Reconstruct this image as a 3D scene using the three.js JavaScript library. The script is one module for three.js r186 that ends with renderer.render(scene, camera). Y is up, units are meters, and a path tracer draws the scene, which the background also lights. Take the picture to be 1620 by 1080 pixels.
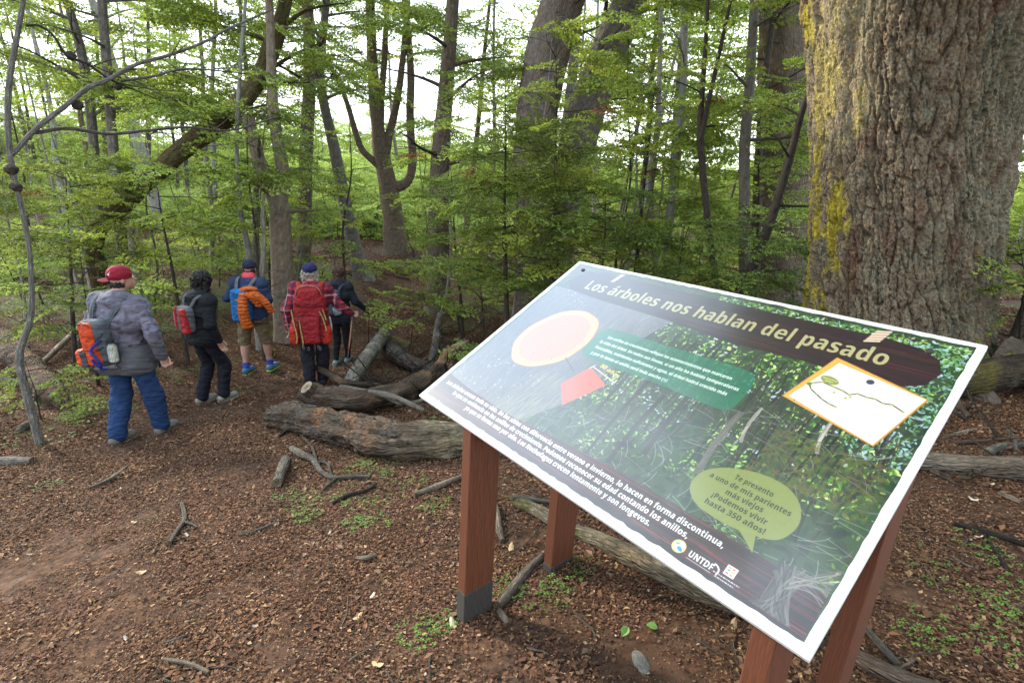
import * as THREE from 'three';
import { ImprovedNoise } from 'three/addons/math/ImprovedNoise.js';
import { mergeGeometries } from 'three/addons/utils/BufferGeometryUtils.js';
import { RoundedBoxGeometry } from 'three/addons/geometries/RoundedBoxGeometry.js';

// ---------------------------------------------------------------- camera, sky, sun, exposure
const clamp = (x, a, b) => Math.max(a, Math.min(b, x)), lerp = (a, b, t) => a + (b - a) * t, sstep = (a, b, x) => { const t = clamp((x - a) / (b - a), 0, 1); return t * t * (3 - 2 * t); };
const V = (x, y, z) => new THREE.Vector3(x, y, z);
const scene = new THREE.Scene();
const F = 821, CX = 810, CY = 540, EYE = V(0, 1.7, 0);           // lens of the photograph in its own pixels
const downC = V(-160, 2660, 821).normalize();                     // plumb line seen by the lens (x right, y down, z forward)
const upC = downC.clone().negate();
const fwC = V(0, 0, 1).addScaledVector(upC, -upC.z).normalize();
const rtC = V(0, 0, 0).crossVectors(fwC, upC); if (rtC.x < 0) rtC.negate();
const toWorld = c => V(rtC.dot(c), upC.dot(c), -fwC.dot(c));      // lens axes -> world axes (y up, z towards the viewer)
const camera = new THREE.PerspectiveCamera(2 * Math.atan(CY / F) * 180 / Math.PI, 1024 / 682, 0.05, 600);
camera.position.copy(EYE);
{
  const x = toWorld(V(1, 0, 0)), y = toWorld(V(0, -1, 0)), z = toWorld(V(0, 0, -1));
  camera.quaternion.setFromRotationMatrix(new THREE.Matrix4().makeBasis(x, y, z));
}
const N3 = new ImprovedNoise();
const noise = (x, y, z = 0) => N3.noise(x + 37.17, y + 11.31, z + 53.73);
function fbm(x, y, z, oct = 3) { let s = 0, a = 1, t = 0; for (let i = 0; i < oct; i++) { s += a * noise(x, y, z); t += a; x *= 2.03; y *= 2.03; z *= 2.03; a *= 0.5; } return s / t; }
{ // bright, thinly overcast sky
  const w = 512, h = 256, d = new Float32Array(w * h * 4);
  for (let j = 0; j < h; j++) for (let i = 0; i < w; i++) {
    const el = ((j + 0.5) / h - 0.5) * Math.PI, az = ((i + 0.5) / w - 0.5) * 2 * Math.PI;
    const x = Math.cos(el) * Math.cos(az), y = Math.sin(el), z = Math.cos(el) * Math.sin(az);
    const c = 0.5 + 0.5 * Math.max(-1, Math.min(1, 2.2 * fbm(x * 2.2, y * 4 + 3, z * 2.2, 4)));
    const l = 0.95 + 0.2 * Math.max(0, y) + 0.14 * c, b = (1 - 0.6 * c) * (0.25 + 0.75 * sstep(0.12, 0.55, y)), k = 4 * (j * w + i);
    d[k] = l * (1 - 0.42 * b); d[k + 1] = l * (1 - 0.2 * b); d[k + 2] = l * (1 + 0.06 * b); d[k + 3] = 1;
  }
  const t = new THREE.DataTexture(d, w, h, THREE.RGBAFormat, THREE.FloatType);
  t.mapping = THREE.EquirectangularReflectionMapping; t.magFilter = t.minFilter = THREE.LinearFilter; t.needsUpdate = true;
  scene.background = t; scene.environment = t;
}
const sun = new THREE.DirectionalLight(new THREE.Color(1, 0.9, 0.74), 2.6);
sun.position.set(-46, 27, -38); sun.target.position.set(0, 0, -6);
sun.castShadow = true; sun.shadow.radius = 13; sun.shadow.mapSize.set(2048, 2048);
Object.assign(sun.shadow.camera, { left: -40, right: 40, top: 40, bottom: -40, near: 1, far: 120 });
scene.add(sun, sun.target);
const renderer = new THREE.WebGLRenderer({ antialias: true });
renderer.toneMapping = THREE.LinearToneMapping;
renderer.toneMappingExposure = 3.7;
renderer.shadowMap.enabled = true;
renderer.setSize(1024, 682);

// ---------------------------------------------------------------- helpers
let seed = 12345;
const rnd = () => { seed = (seed + 0x6D2B79F5) | 0; let t = Math.imul(seed ^ (seed >>> 15), 1 | seed); t = (t + Math.imul(t ^ (t >>> 7), 61 | t)) ^ t; return ((t ^ (t >>> 14)) >>> 0) / 4294967296; };
const rr = (a, b) => a + (b - a) * rnd();
const reseed = n => { seed = n; };
const taken = new Map();
function numbered(n) { const k = taken.get(n) || 0; taken.set(n, k + 1); return k ? `${n}_${String(k).padStart(3, '0')}` : n; }
function tag(o, label, category, group) { o.userData.label = label; o.userData.category = category; if (group) o.userData.group = group; return o; }
function thing(name, label, category, group, p) { const g = new THREE.Group(); g.name = numbered(name); tag(g, label, category, group); if (p) g.position.copy(p); scene.add(g); return g; }
function mesh(name, geo, mat, parent) { const m = new THREE.Mesh(geo, mat); m.name = parent ? name : numbered(name); m.castShadow = m.receiveShadow = true; (parent || scene).add(m); return m; }
const C = (r, g, b) => new THREE.Color().setRGB(r, g, b);

// terrain: a slope falling away from the sign to the hollow where the path runs
function H(x, z) {
  let p = 0.145 * (x + 0.2) + 0.161 * (z + 1.7);
  const low = -1.55 + 0.055 * Math.max(0, -z - 9) - 0.045 * Math.max(0, -z - 30) + 0.012 * Math.max(0, -x - 6);
  const k = 0.25, d = p - low; p = low + 0.5 * (d + Math.sqrt(d * d + k * k)) - 0.02;      // smooth floor
  const hi = 0.55, e = hi - p; p = hi - 0.5 * (e + Math.sqrt(e * e + 0.1));                   // smooth ceiling
  p += 0.04;
  const far = sstep(6, 14, Math.hypot(x, z));
  p += 0.05 * noise(x * 0.7, 3, z * 0.7) + 0.014 * noise(x * 2.6, 7, z * 2.6) + far * 0.22 * noise(x * 0.21, 9, z * 0.21);
  const t = pathDist(x, z); p -= 0.05 * (1 - sstep(0.2, 0.75, t)) - 0.012 * noise(x * 6, 1, z * 6) * (1 - sstep(0.3, 0.8, t));
  return p;
}
const PATH = [[-1.2, 1.2], [-2.2, -1.6], [-3.2, -3.6], [-3.55, -5.0], [-3.4, -6.6], [-3.1, -8.2], [-2.6, -10.5], [-3.4, -13.5], [-4.6, -17], [-6, -24]];
function pathDist(x, z) {
  if (x > 1.5 || x < -9 || z > 4 || z < -28) return 9;
  let b = 9;
  for (let i = 0; i + 1 < PATH.length; i++) {
    const [ax, az] = PATH[i], [bx, bz] = PATH[i + 1], dx = bx - ax, dz = bz - az, t = clamp(((x - ax) * dx + (z - az) * dz) / (dx * dx + dz * dz), 0, 1);
    b = Math.min(b, Math.hypot(x - ax - t * dx, z - az - t * dz));
  }
  return b + 0.12 * noise(x * 1.7, 21, z * 1.7);
}
function ray(px, py) { return toWorld(V((px - CX) / F, (py - CY) / F, 1)); }                   // a direction only; unit depth
function hit(px, py, lift = 0) {                                                               // where that direction meets the ground
  const r = ray(px, py); let t = 0.8, s = 0.02;
  while (t < 120) { const y = EYE.y + r.y * t; if (y < H(r.x * t, r.z * t) + lift) break; t += s; s *= 1.004; }
  return V(r.x * t, EYE.y + r.y * t, r.z * t);
}
function plane(px, py, P) {                                                                     // where that direction meets the upright plane through P that faces the viewer
  const n = V(P.x, 0, P.z).normalize(), r = ray(px, py), t = (P.x * n.x + P.z * n.z) / (r.x * n.x + r.z * n.z);
  return V(r.x * t, EYE.y + r.y * t, r.z * t);
}
const depthOf = p => { const v = p.clone().sub(EYE); return v.dot(camera.getWorldDirection(V(0, 0, 0))); };
camera.updateMatrixWorld();
const metres = (px, p) => px / F * depthOf(p);

// a tapering tube along points, with a rough surface; uv in metres
function tube(pts, rad, o = {}) {
  const n = o.sides || 8, cur = new THREE.CatmullRomCurve3(pts, false, 'centripetal'), L = cur.getLength(), m = o.segs || Math.max(2, Math.ceil(L / (o.step || 0.15)));
  const pos = [], uv = [], col = [], idx = []; let N = null; let pt = null;
  const amp = o.amp || 0, fr = o.freq || 3, sd = o.seed || rnd() * 100, avg = rad.reduce((a, b) => a + b, 0) / rad.length;
  for (let i = 0; i <= m; i++) {
    const t = i / m, p = cur.getPoint(t), tg = cur.getTangent(t);
    if (!N) { N = V(0, 0, 1); if (Math.abs(tg.z) > 0.8) N.set(1, 0, 0); }
    N.addScaledVector(tg, -N.dot(tg)).normalize();
    const B = V(0, 0, 0).crossVectors(tg, N), f = t * (rad.length - 1), k = Math.min(rad.length - 2, Math.floor(f)), r0 = rad.length > 1 ? lerp(rad[k], rad[k + 1], f - k) : rad[0];
    for (let j = 0; j <= n; j++) {
      const a = j / n * Math.PI * 2, cx = Math.cos(a), cz = Math.sin(a);
      let r = r0;
      if (amp) { const rg = o.ridge ? o.ridge * (0.15 - Math.abs(noise(cx * o.rf + sd, t * L * 0.9, cz * o.rf))) : 0; r *= 1 + amp * fbm(cx * 1.1 + sd, t * L * fr, cz * 1.1, 3) + rg; }
      if (o.shape) r *= o.shape(t, a);
      const q = p.clone().addScaledVector(N, cx * r).addScaledVector(B, cz * r);
      pos.push(q.x, q.y, q.z); uv.push(j / n * Math.max(1, Math.round(2 * Math.PI * avg / (o.tile || 0.5))) * (o.tile || 0.5), t * L);
      if (o.color) { const c = o.color(q, t, a); col.push(c.r, c.g, c.b); }
    }
    pt = p;
  }
  const w = n + 1;
  for (let i = 0; i < m; i++) for (let j = 0; j < n; j++) { const a = i * w + j, b = a + w; idx.push(a, a + 1, b, a + 1, b + 1, b); }
  const g0 = pos.length / 3;
  if (!o.open) for (const [row, e] of [[0, 0], [m, 1]]) {                                        // cut ends
    const base = pos.length / 3, c = cur.getPoint(e), bump = (o.endOut || 0) * (e ? 1 : -1), tg = cur.getTangent(e);
    for (let j = 0; j < n; j++) { const k = 3 * (row * w + j); pos.push(pos[k], pos[k + 1], pos[k + 2]); uv.push(Math.cos(j / n * 6.283) * 0.1, Math.sin(j / n * 6.283) * 0.1); if (o.color) { const cc = o.endColor || o.color(c, e, 0); col.push(cc.r, cc.g, cc.b); } }
    pos.push(c.x + tg.x * bump, c.y + tg.y * bump, c.z + tg.z * bump); uv.push(0, 0); if (o.color) { const cc = o.endCore || o.endColor || o.color(c, e, 0); col.push(cc.r, cc.g, cc.b); }
    for (let j = 0; j < n; j++) e ? idx.push(base + n, base + j, base + (j + 1) % n) : idx.push(base + n, base + (j + 1) % n, base + j);
  }
  const g = new THREE.BufferGeometry();
  g.setAttribute('position', new THREE.Float32BufferAttribute(pos, 3)); g.setAttribute('uv', new THREE.Float32BufferAttribute(uv, 2));
  if (o.color) g.setAttribute('color', new THREE.Float32BufferAttribute(col, 3));
  g.setIndex(idx); g.computeVertexNormals();
  { // close the seam of the normals
    const nm = g.attributes.normal;
    for (let i = 0; i <= m; i++) { const a = i * w, b = a + n, x = nm.getX(a) + nm.getX(b), y = nm.getY(a) + nm.getY(b), z = nm.getZ(a) + nm.getZ(b), l = Math.hypot(x, y, z) || 1; nm.setXYZ(a, x / l, y / l, z / l); nm.setXYZ(b, x / l, y / l, z / l); }
  }
  return g;
}
function texture(w, h, fn, srgb = true, rep = 1) {
  const d = new Uint8Array(w * h * 4);
  for (let j = 0; j < h; j++) for (let i = 0; i < w; i++) { const c = fn(i / w, j / h), k = 4 * (j * w + i); d[k] = clamp(c[0] * 255, 0, 255); d[k + 1] = clamp(c[1] * 255, 0, 255); d[k + 2] = clamp(c[2] * 255, 0, 255); d[k + 3] = 255; }
  const t = new THREE.DataTexture(d, w, h); t.wrapS = t.wrapT = THREE.RepeatWrapping; t.magFilter = THREE.LinearFilter; t.minFilter = THREE.LinearMipmapLinearFilter; t.generateMipmaps = true;
  if (srgb) t.colorSpace = THREE.SRGBColorSpace; t.repeat.set(rep, rep); t.needsUpdate = true; return t;
}
// noise that tiles over the unit square
function tileNoise(u, v, fu, fv, s, oct = 3) {
  let r = 0, a = 1, t = 0;
  for (let o = 0; o < oct; o++) {
    const x = u * fu, y = v * fv, n = (i, j) => noise(x - i * fu, y - j * fv, s + o * 7.7);
    r += a * lerp(lerp(n(0, 0), n(1, 0), u), lerp(n(0, 1), n(1, 1), u), v); t += a; a *= 0.55; fu *= 2; fv *= 2;
  }
  return r / t;
}
const barkH = (u, v) => { const w = 0.06 * tileNoise(u, v, 4, 4, 3, 2); const r = Math.abs(tileNoise((u + w + 1) % 1, v, 14, 3, 11, 3)) * 2.4; return clamp(r + 0.25 * tileNoise(u, v, 30, 14, 5, 2), 0, 1); };
const barkMap = texture(512, 512, (u, v) => { const s = 0.62 + 0.34 * tileNoise(u, v, 9, 5, 31, 4) + 0.12 * barkH(u, v), g = 0.06 * tileNoise(u, v, 5, 5, 77, 2); return [s + g, s, s - g * 0.7]; }, true, 2);
const barkBump = texture(512, 512, (u, v) => { const h = barkH(u, v); return [h, h, h]; }, false, 2);
const bark = (r, g, b, bump = 0.02) => new THREE.MeshPhysicalMaterial({ color: C(r * 1.9, g * 1.9, b * 1.9), map: barkMap, bumpMap: barkBump, bumpScale: bump, roughness: 0.95, specularIntensity: 0.25 });
const M = {
  greyBark: bark(0.17, 0.15, 0.13), brownBark: bark(0.15, 0.115, 0.085, 0.03), paleBark: bark(0.33, 0.29, 0.25, 0.012), darkBark: bark(0.085, 0.07, 0.058), tanBark: bark(0.27, 0.215, 0.165), silver: bark(0.26, 0.25, 0.225, 0.008), ashen: bark(0.27, 0.255, 0.22, 0.04), mossBark: bark(0.13, 0.105, 0.05, 0.05), roseBark: bark(0.18, 0.145, 0.12, 0.04),
  rough: new THREE.MeshPhysicalMaterial({ specularIntensity: 0.25, vertexColors: true, roughness: 0.95, map: barkMap, bumpMap: barkBump, bumpScale: 0.05, color: C(1.7, 1.7, 1.7) }),
  plain: new THREE.MeshPhysicalMaterial({ specularIntensity: 0.2, vertexColors: true, roughness: 0.92 }),
};
// ---------------------------------------------------------------- the ground
function axis(list) { const out = []; for (let i = 0; i + 1 < list.length; i++) { const [a, s] = list[i], b = list[i + 1][0], n = Math.max(1, Math.round(Math.abs(b - a) / s)); for (let k = 0; k < n; k++) out.push(a + (b - a) * k / n); } out.push(list[list.length - 1][0]); return out; }
const meadow = (x, z) => sstep(-22, -30, z) * sstep(0.6, 0.42, Math.abs(x / z - 0.36) + 0.03 * noise(x * 0.3, 5, z * 0.3) + 0.06);
const green = (x, z) => clamp(sstep(0.05, 0.55, fbm(x * 0.55, 40, z * 0.55, 3) + 0.25 * sstep(-4.3, -5.5, x) + 0.2 * sstep(-8, -12, z)) * sstep(0.55, 1.0, pathDist(x, z)) * sstep(-4, -5.6, z + x * 0.25) * sstep(-21, -15, z), 0, 1);
{
  const xs = axis([[-260, 30], [-60, 8], [-20, 1], [-9, 0.18], [-5.5, 0.065], [4.5, 0.12], [9, 0.6], [20, 5], [60, 30], [260, 1]]);
  const zs = axis([[30, 5], [4, 0.4], [0.5, 0.065], [-7, 0.09], [-11, 0.22], [-20, 1], [-45, 6], [-90, 40], [-330, 1]]);
  const pos = [], uv = [], col = [], idx = [], w = xs.length;
  for (const z of zs) for (const x of xs) {
    pos.push(x, H(x, z), z); uv.push(x, z);
    const n = fbm(x * 1.3, 2, z * 1.3, 4), n2 = fbm(x * 9, 8, z * 9, 2), pd = pathDist(x, z), mud = (1 - sstep(0.25, 0.8, pd)) * sstep(-2.5, -5, z);
    let c = C(0.085, 0.048, 0.03).multiplyScalar(1 + 0.5 * n + 0.35 * n2);
    c.lerp(C(0.05, 0.03, 0.02), 0.6 * mud); c.lerp(C(0.075, 0.085, 0.028), 0.75 * green(x, z)); c.lerp(C(0.2, 0.27, 0.07).multiplyScalar(1 + 0.3 * n2), meadow(x, z));
    col.push(c.r, c.g, c.b);
  }
  for (let j = 0; j + 1 < zs.length; j++) for (let i = 0; i + 1 < w; i++) { const a = j * w + i, b = a + w; idx.push(a, a + 1, b, a + 1, b + 1, b); }
  const g = new THREE.BufferGeometry(); g.setAttribute('position', new THREE.Float32BufferAttribute(pos, 3)); g.setAttribute('uv', new THREE.Float32BufferAttribute(uv, 2)); g.setAttribute('color', new THREE.Float32BufferAttribute(col, 3)); g.setIndex(idx); g.computeVertexNormals();
  const gm = texture(512, 512, (u, v) => { const s = 0.62 + 0.55 * tileNoise(u, v, 22, 22, 3, 4), t = 0.1 * tileNoise(u, v, 9, 9, 8, 2); return [s + t, s, s - t]; }, true, 0.9);
  const gb = texture(512, 512, (u, v) => { const s = 0.5 + 0.6 * tileNoise(u, v, 30, 30, 13, 4); return [s, s, s]; }, false, 0.9);
  const o = mesh('forest_floor', g, new THREE.MeshPhysicalMaterial({ specularIntensity: 0.2, vertexColors: true, map: gm, color: C(1.9, 1.9, 1.9), bumpMap: gb, bumpScale: 0.015, roughness: 1 })); o.userData.kind = 'structure';
}

// ---------------------------------------------------------------- leaf litter: curled dead leaves and bark chips lying on the soil
function litterPatch(n, R, size, pal) {
  const pos = [], col = [];
  for (let i = 0; i < n; i++) {
    const a = rnd() * 6.283, r = R * Math.sqrt(rnd()) * (0.35 + 0.65 * rnd()), cx = Math.cos(a) * r, cz = Math.sin(a) * r, s = size * rr(0.5, 1.35) * (rnd() < 0.04 ? 1.9 : 1), asp = rr(0.35, 0.85), th = rnd() * 6.283;
    const tilt = (rnd() - 0.5) * 1.3, fold = rr(-0.15, 0.45) * s, y = 0.002 + rnd() * 0.009, ct = Math.cos(th), st = Math.sin(th);
    const P = (u, v, k) => { const lx = u * s, lz = v * s * asp, ly = k * fold + lx * Math.sin(tilt) * 0.6; return [cx + lx * ct - lz * st, Math.max(0, y + ly + Math.abs(Math.sin(tilt)) * s * 0.3), cz + lx * st + lz * ct]; };
    const A = P(-0.55, 0, 0), B = P(rr(-0.15, 0.2), 0.5, 0.6), D = P(0.55, rr(-0.1, 0.1), 0), E2 = P(rr(-0.2, 0.15), -0.5, 0.6), c = pal();
    pos.push(...A, ...B, ...D, ...A, ...D, ...E2); for (let k = 0; k < 6; k++) col.push(c.r, c.g, c.b);
  }
  const g = new THREE.BufferGeometry(); g.setAttribute('position', new THREE.Float32BufferAttribute(pos, 3)); g.setAttribute('color', new THREE.Float32BufferAttribute(col, 3)); g.computeVertexNormals(); return g;
}
const litterTone = () => { const k = rnd(); const c = k < 0.34 ? C(0.125, 0.063, 0.036) : k < 0.64 ? C(0.085, 0.043, 0.026) : k < 0.84 ? C(0.05, 0.029, 0.02) : k < 0.95 ? C(0.175, 0.105, 0.064) : k < 0.993 ? C(0.26, 0.165, 0.085) : C(0.34, 0.28, 0.22); return c.multiplyScalar(rr(0.75, 1.25)); };
const upQ = new THREE.Quaternion(), UP = V(0, 1, 0);
function groundMatrix(x, z, yaw, s, lift = 0) {
  const e = 0.12, n = V(H(x - e, z) - H(x + e, z), 2 * e, H(x, z - e) - H(x, z + e)).normalize();
  const q = upQ.clone().setFromUnitVectors(UP, n).multiply(new THREE.Quaternion().setFromAxisAngle(UP, yaw));
  return new THREE.Matrix4().compose(V(x, H(x, z) + lift, z), q, V(s, s, s));
}
function scatter(name, parent, geos, mat, spots, tint) {                  // spots: [matrix, colour]
  geos.forEach((g, k) => {
    const mine = spots.filter((_, i) => i % geos.length === k); if (!mine.length) return;
    const im = new THREE.InstancedMesh(g, mat, mine.length); im.name = name; im.castShadow = im.receiveShadow = true; im.userData.kind = 'stuff';
    mine.forEach(([m, c], i) => { im.setMatrixAt(i, m); if (tint) im.setColorAt(i, c); });
    parent.add(im);
  });
}
{
  reseed(77);
  const g = new THREE.Group(); g.name = 'leaf_litter'; g.userData = { kind: 'stuff', label: 'brown dead leaves and bark chips covering the forest floor', category: 'leaf litter' }; scene.add(g);
  const geos = [0, 1, 2, 3, 4, 5].map(k => litterPatch(400, 0.3, [0.014, 0.017, 0.012, 0.019, 0.015, 0.023][k], litterTone)), spots = [];
  const add = (x, z, s, keep) => { if (rnd() > keep) return; const t = rr(0.75, 1.2); spots.push([groundMatrix(x, z, rnd() * 6.283, s), C(t * rr(0.95, 1.08), t, t * rr(0.92, 1.04))]); };
  const inView = (x, z, m) => { const v = V(x, H(x, z), z).sub(EYE), c = v.clone().applyQuaternion(camera.quaternion.clone().invert()); return c.z < -0.3 && Math.abs(c.x / -c.z) < 0.987 + m && c.y / -c.z > -0.66 - m; };
  for (let z = 0.4; z > -5; z -= 0.145) for (let x = -6.5; x < 5.5; x += 0.145) { const X = x + rr(-0.1, 0.1), Z = z + rr(-0.1, 0.1); if (!inView(X, Z, 0.6)) continue; const pd = pathDist(X, Z); add(X, Z, rr(0.66, 0.9) + 0.25 * sstep(-2.2, -4, Z), (0.97 - 0.25 * (1 - sstep(0.3, 0.9, pd)) * sstep(-2.6, -4.2, Z)) * (1 - 0.5 * green(X, Z)) * clamp(0.9 + 1.1 * fbm(X * 1.1, 60, Z * 1.1, 2), 0.62, 1)); }
  for (let z = -5; z > -10.5; z -= 0.24) for (let x = -11; x < 8; x += 0.24) { const X = x + rr(-0.15, 0.15), Z = z + rr(-0.15, 0.15); if (!inView(X, Z, 0.3)) continue; add(X, Z, rr(1.1, 1.5), (0.9 - 0.35 * (1 - sstep(0.3, 0.9, pathDist(X, Z)))) * (1 - 0.6 * green(X, Z))); }
  for (let z = -10.5; z > -22; z -= 0.5) for (let x = -18; x < 16; x += 0.5) { const X = x + rr(-0.3, 0.3), Z = z + rr(-0.3, 0.3); if (!inView(X, Z, 0.1)) continue; add(X, Z, rr(1.8, 2.6), 0.8 * (1 - 0.7 * green(X, Z)) * (1 - meadow(X, Z))); }
  scatter('dead_leaves', g, geos, M.plain, spots, true);
  console.log('litter', spots.length);
}
const leafMat = new THREE.MeshPhysicalMaterial({ vertexColors: true, roughness: 0.75, transmission: 0.5, thickness: 0, side: THREE.DoubleSide, specularIntensity: 0.3 });
{ // clover-like seedlings and moss in patches
  reseed(91);
  const clump = n => {
    const pos = [], col = [];
    for (let i = 0; i < n; i++) {
      const a = rnd() * 6.283, r = 0.12 * Math.sqrt(rnd()), cx = Math.cos(a) * r, cz = Math.sin(a) * r, h = rr(0.008, 0.035), b = rnd() * 6.283, k = rr(0.7, 1.3), c = C(0.12 * k, 0.23 * k, 0.035 * k);
      for (let l = 0; l < 3; l++) {
        const t = b + l * 2.094, s = rr(0.009, 0.016), ux = Math.cos(t), uz = Math.sin(t), P = (u, v, y) => [cx + ux * u * s - uz * v * s, h + y * s, cz + uz * u * s + ux * v * s];
        const A = P(0.1, 0, 0), B = P(0.8, 0.55, rr(-0.1, 0.3)), D = P(1.25, 0, rr(-0.3, 0.3)), E2 = P(0.8, -0.55, rr(-0.1, 0.3));
        pos.push(...A, ...B, ...D, ...A, ...D, ...E2); for (let q = 0; q < 6; q++) col.push(c.r, c.g, c.b);
      }
    }
    const g = new THREE.BufferGeometry(); g.setAttribute('position', new THREE.Float32BufferAttribute(pos, 3)); g.setAttribute('color', new THREE.Float32BufferAttribute(col, 3)); g.computeVertexNormals(); return g;
  };
  const g = new THREE.Group(); g.name = 'ground_cover'; g.userData = { kind: 'stuff', label: 'small bright green seedlings growing in patches through the litter', category: 'ground cover' }; scene.add(g);
  const spots = [], put = (P, sp, n, s0, s1) => { for (let i = 0; i < n; i++) { const x = P.x + sp * (rnd() + rnd() - 1), z = P.z + sp * (rnd() + rnd() - 1), t = rr(0.7, 1.25); spots.push([groundMatrix(x, z, rnd() * 6.283, rr(s0, s1)), C(t * rr(0.85, 1.2), t, t)]); } };
  for (const [px, py, sp, n] of [[570, 738, 0.16, 14], [600, 752, 0.1, 5], [578, 800, 0.12, 5], [575, 830, 0.1, 7], [640, 775, 0.12, 4], [690, 805, 0.1, 5], [480, 815, 0.08, 4], [465, 795, 0.15, 4], [545, 775, 0.4, 8], [72, 772, 0.05, 4],
    [120, 655, 0.4, 22], [160, 640, 0.4, 22], [60, 640, 0.3, 14], [200, 600, 0.4, 12], [30, 610, 0.4, 14], [300, 600, 0.5, 18], [330, 560, 0.6, 16], [380, 620, 0.3, 4], [660, 1000, 0.06, 3], [700, 985, 0.06, 3],
    [1470, 850, 0.25, 2], [1500, 940, 0.2, 3], [1520, 1010, 0.12, 3], [1480, 1040, 0.1, 2], [1560, 880, 0.25, 2], [1600, 960, 0.2, 3], [1450, 900, 0.2, 1], [1600, 1030, 0.15, 2], [870, 935, 0.2, 5], [800, 935, 0.1, 3], [920, 895, 0.04, 2], [1430, 640, 0.2, 4], [650, 730, 0.3, 4]]) put(hit(px, py), sp, n, 0.45, 0.85);
  for (let i = 0; i < 2600; i++) { const z = rr(-4.5, -16), x = rr(-16, 9); if (rnd() < green(x, z) * 0.9) { const t = rr(0.6, 1.2); spots.push([groundMatrix(x, z, rnd() * 6.283, rr(0.8, 2)), C(t * rr(0.8, 1.3), t, t)]); } }
  scatter('seedlings', g, [clump(16), clump(22), clump(12)], leafMat, spots, true);
  // grass of the clearing
  const bl = []; const bc = []; for (let i = 0; i < 140; i++) { const a = rnd() * 6.283, r = Math.sqrt(rnd()), x = Math.cos(a) * r, z = Math.sin(a) * r, t = rnd() * 6.283, h = rr(0.15, 0.45), l = rr(-0.2, 0.2), k = rr(0.75, 1.25); bl.push(x - 0.02 * Math.cos(t), 0, z - 0.02 * Math.sin(t), x + 0.02 * Math.cos(t), 0, z + 0.02 * Math.sin(t), x + l, h, z + l * Math.sin(t)); for (let q = 0; q < 3; q++) bc.push(0.26 * k, 0.34 * k, 0.09 * k); }
  const tuft = new THREE.BufferGeometry(); tuft.setAttribute('position', new THREE.Float32BufferAttribute(bl, 3)); tuft.setAttribute('color', new THREE.Float32BufferAttribute(bc, 3)); tuft.computeVertexNormals();
  const gg = new THREE.Group(); gg.name = 'meadow_grass'; gg.userData = { kind: 'stuff', label: 'bright yellow green grass of the open clearing behind the trees', category: 'grass' }; scene.add(gg);
  const ms = []; for (let i = 0; i < 5000; i++) { const z = rr(-24, -75), x = rr(-45, 12); if (rnd() < meadow(x, z)) { const t = rr(0.8, 1.2); ms.push([groundMatrix(x, z, rnd() * 6.283, rr(0.8, 1.5)), C(t, t, t)]); } }
  scatter('grass_blades', gg, [tuft], leafMat, ms, true);
}
// ---------------------------------------------------------------- foliage: flat sprays of small leaves on fine twigs
function makeSpray(L, leaf, wd, nSide, sd, gap = 1) {
  reseed(sd);
  const pos = [], col = [], tw = C(0.075, 0.05, 0.035);
  const tri = (a, b, c, k) => { pos.push(...a, ...b, ...c); for (let i = 0; i < 3; i++) col.push(k.r, k.g, k.b); };
  const twig = (a, b, w) => { const dx = b[0] - a[0], dz = b[2] - a[2], l = Math.hypot(dx, dz) || 1, nx = -dz / l * w, nz = dx / l * w; tri([a[0] + nx, a[1], a[2] + nz], [a[0] - nx, a[1], a[2] - nz], b, tw); tri([a[0], a[1] + w, a[2]], [a[0], a[1] - w, a[2]], b, tw); };
  const lf = (x, y, z, ang, s) => {
    const k = rr(0.72, 1.3), c = C(k * rr(0.85, 1.15), k, k * rr(0.8, 1.1)), ux = Math.cos(ang), uz = Math.sin(ang), ty = rr(-0.9, 0.45), ro = rr(-1.1, 1.1);
    const P = (u, v) => [x + (ux * u - uz * v * wd) * s, y + (u * ty + v * ro * wd) * s, z + (uz * u + ux * v * wd) * s];
    const A = P(0, 0), B = P(0.5, 0.5), D = P(1, 0), E2 = P(0.5, -0.5); tri(A, B, D, c); tri(A, D, E2, c);
  };
  const sag = x => -0.35 * x * x / L;
  let p0 = [0, 0, 0];
  for (let i = 1; i <= 6; i++) { const x = L * i / 6, q = [x, sag(x), rr(-0.012, 0.012)]; twig(p0, q, 0.004 * (1 - i / 8)); p0 = q; }
  for (let i = 0; i < nSide; i++) {
    const t = 0.1 + 0.86 * i / nSide, side = i % 2 ? 1 : -1, x0 = L * t, ang = side * rr(0.7, 1.05), l = L * (0.5 - 0.38 * t) * rr(0.75, 1.15), a = [x0, sag(x0), 0], b = [x0 + Math.cos(ang) * l, sag(x0) - 0.12 * l + rr(-0.01, 0.02), Math.sin(ang) * l];
    twig(a, b, 0.0022);
    const n = Math.max(2, Math.round(l / (leaf * 0.62 * gap)));
    for (let k = 1; k <= n; k++) for (const s2 of [-1, 1]) { if (rnd() < 0.12) continue; const f = (k - 0.3 * (s2 > 0)) / n; lf(lerp(a[0], b[0], f), lerp(a[1], b[1], f), lerp(a[2], b[2], f), ang + s2 * rr(0.5, 1.0), leaf * rr(0.7, 1.2)); }
    lf(b[0], b[1], b[2], ang, leaf);
  }
  const g = new THREE.BufferGeometry(); g.setAttribute('position', new THREE.Float32BufferAttribute(pos, 3)); g.setAttribute('color', new THREE.Float32BufferAttribute(col, 3)); g.computeVertexNormals(); return g;
}
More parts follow.
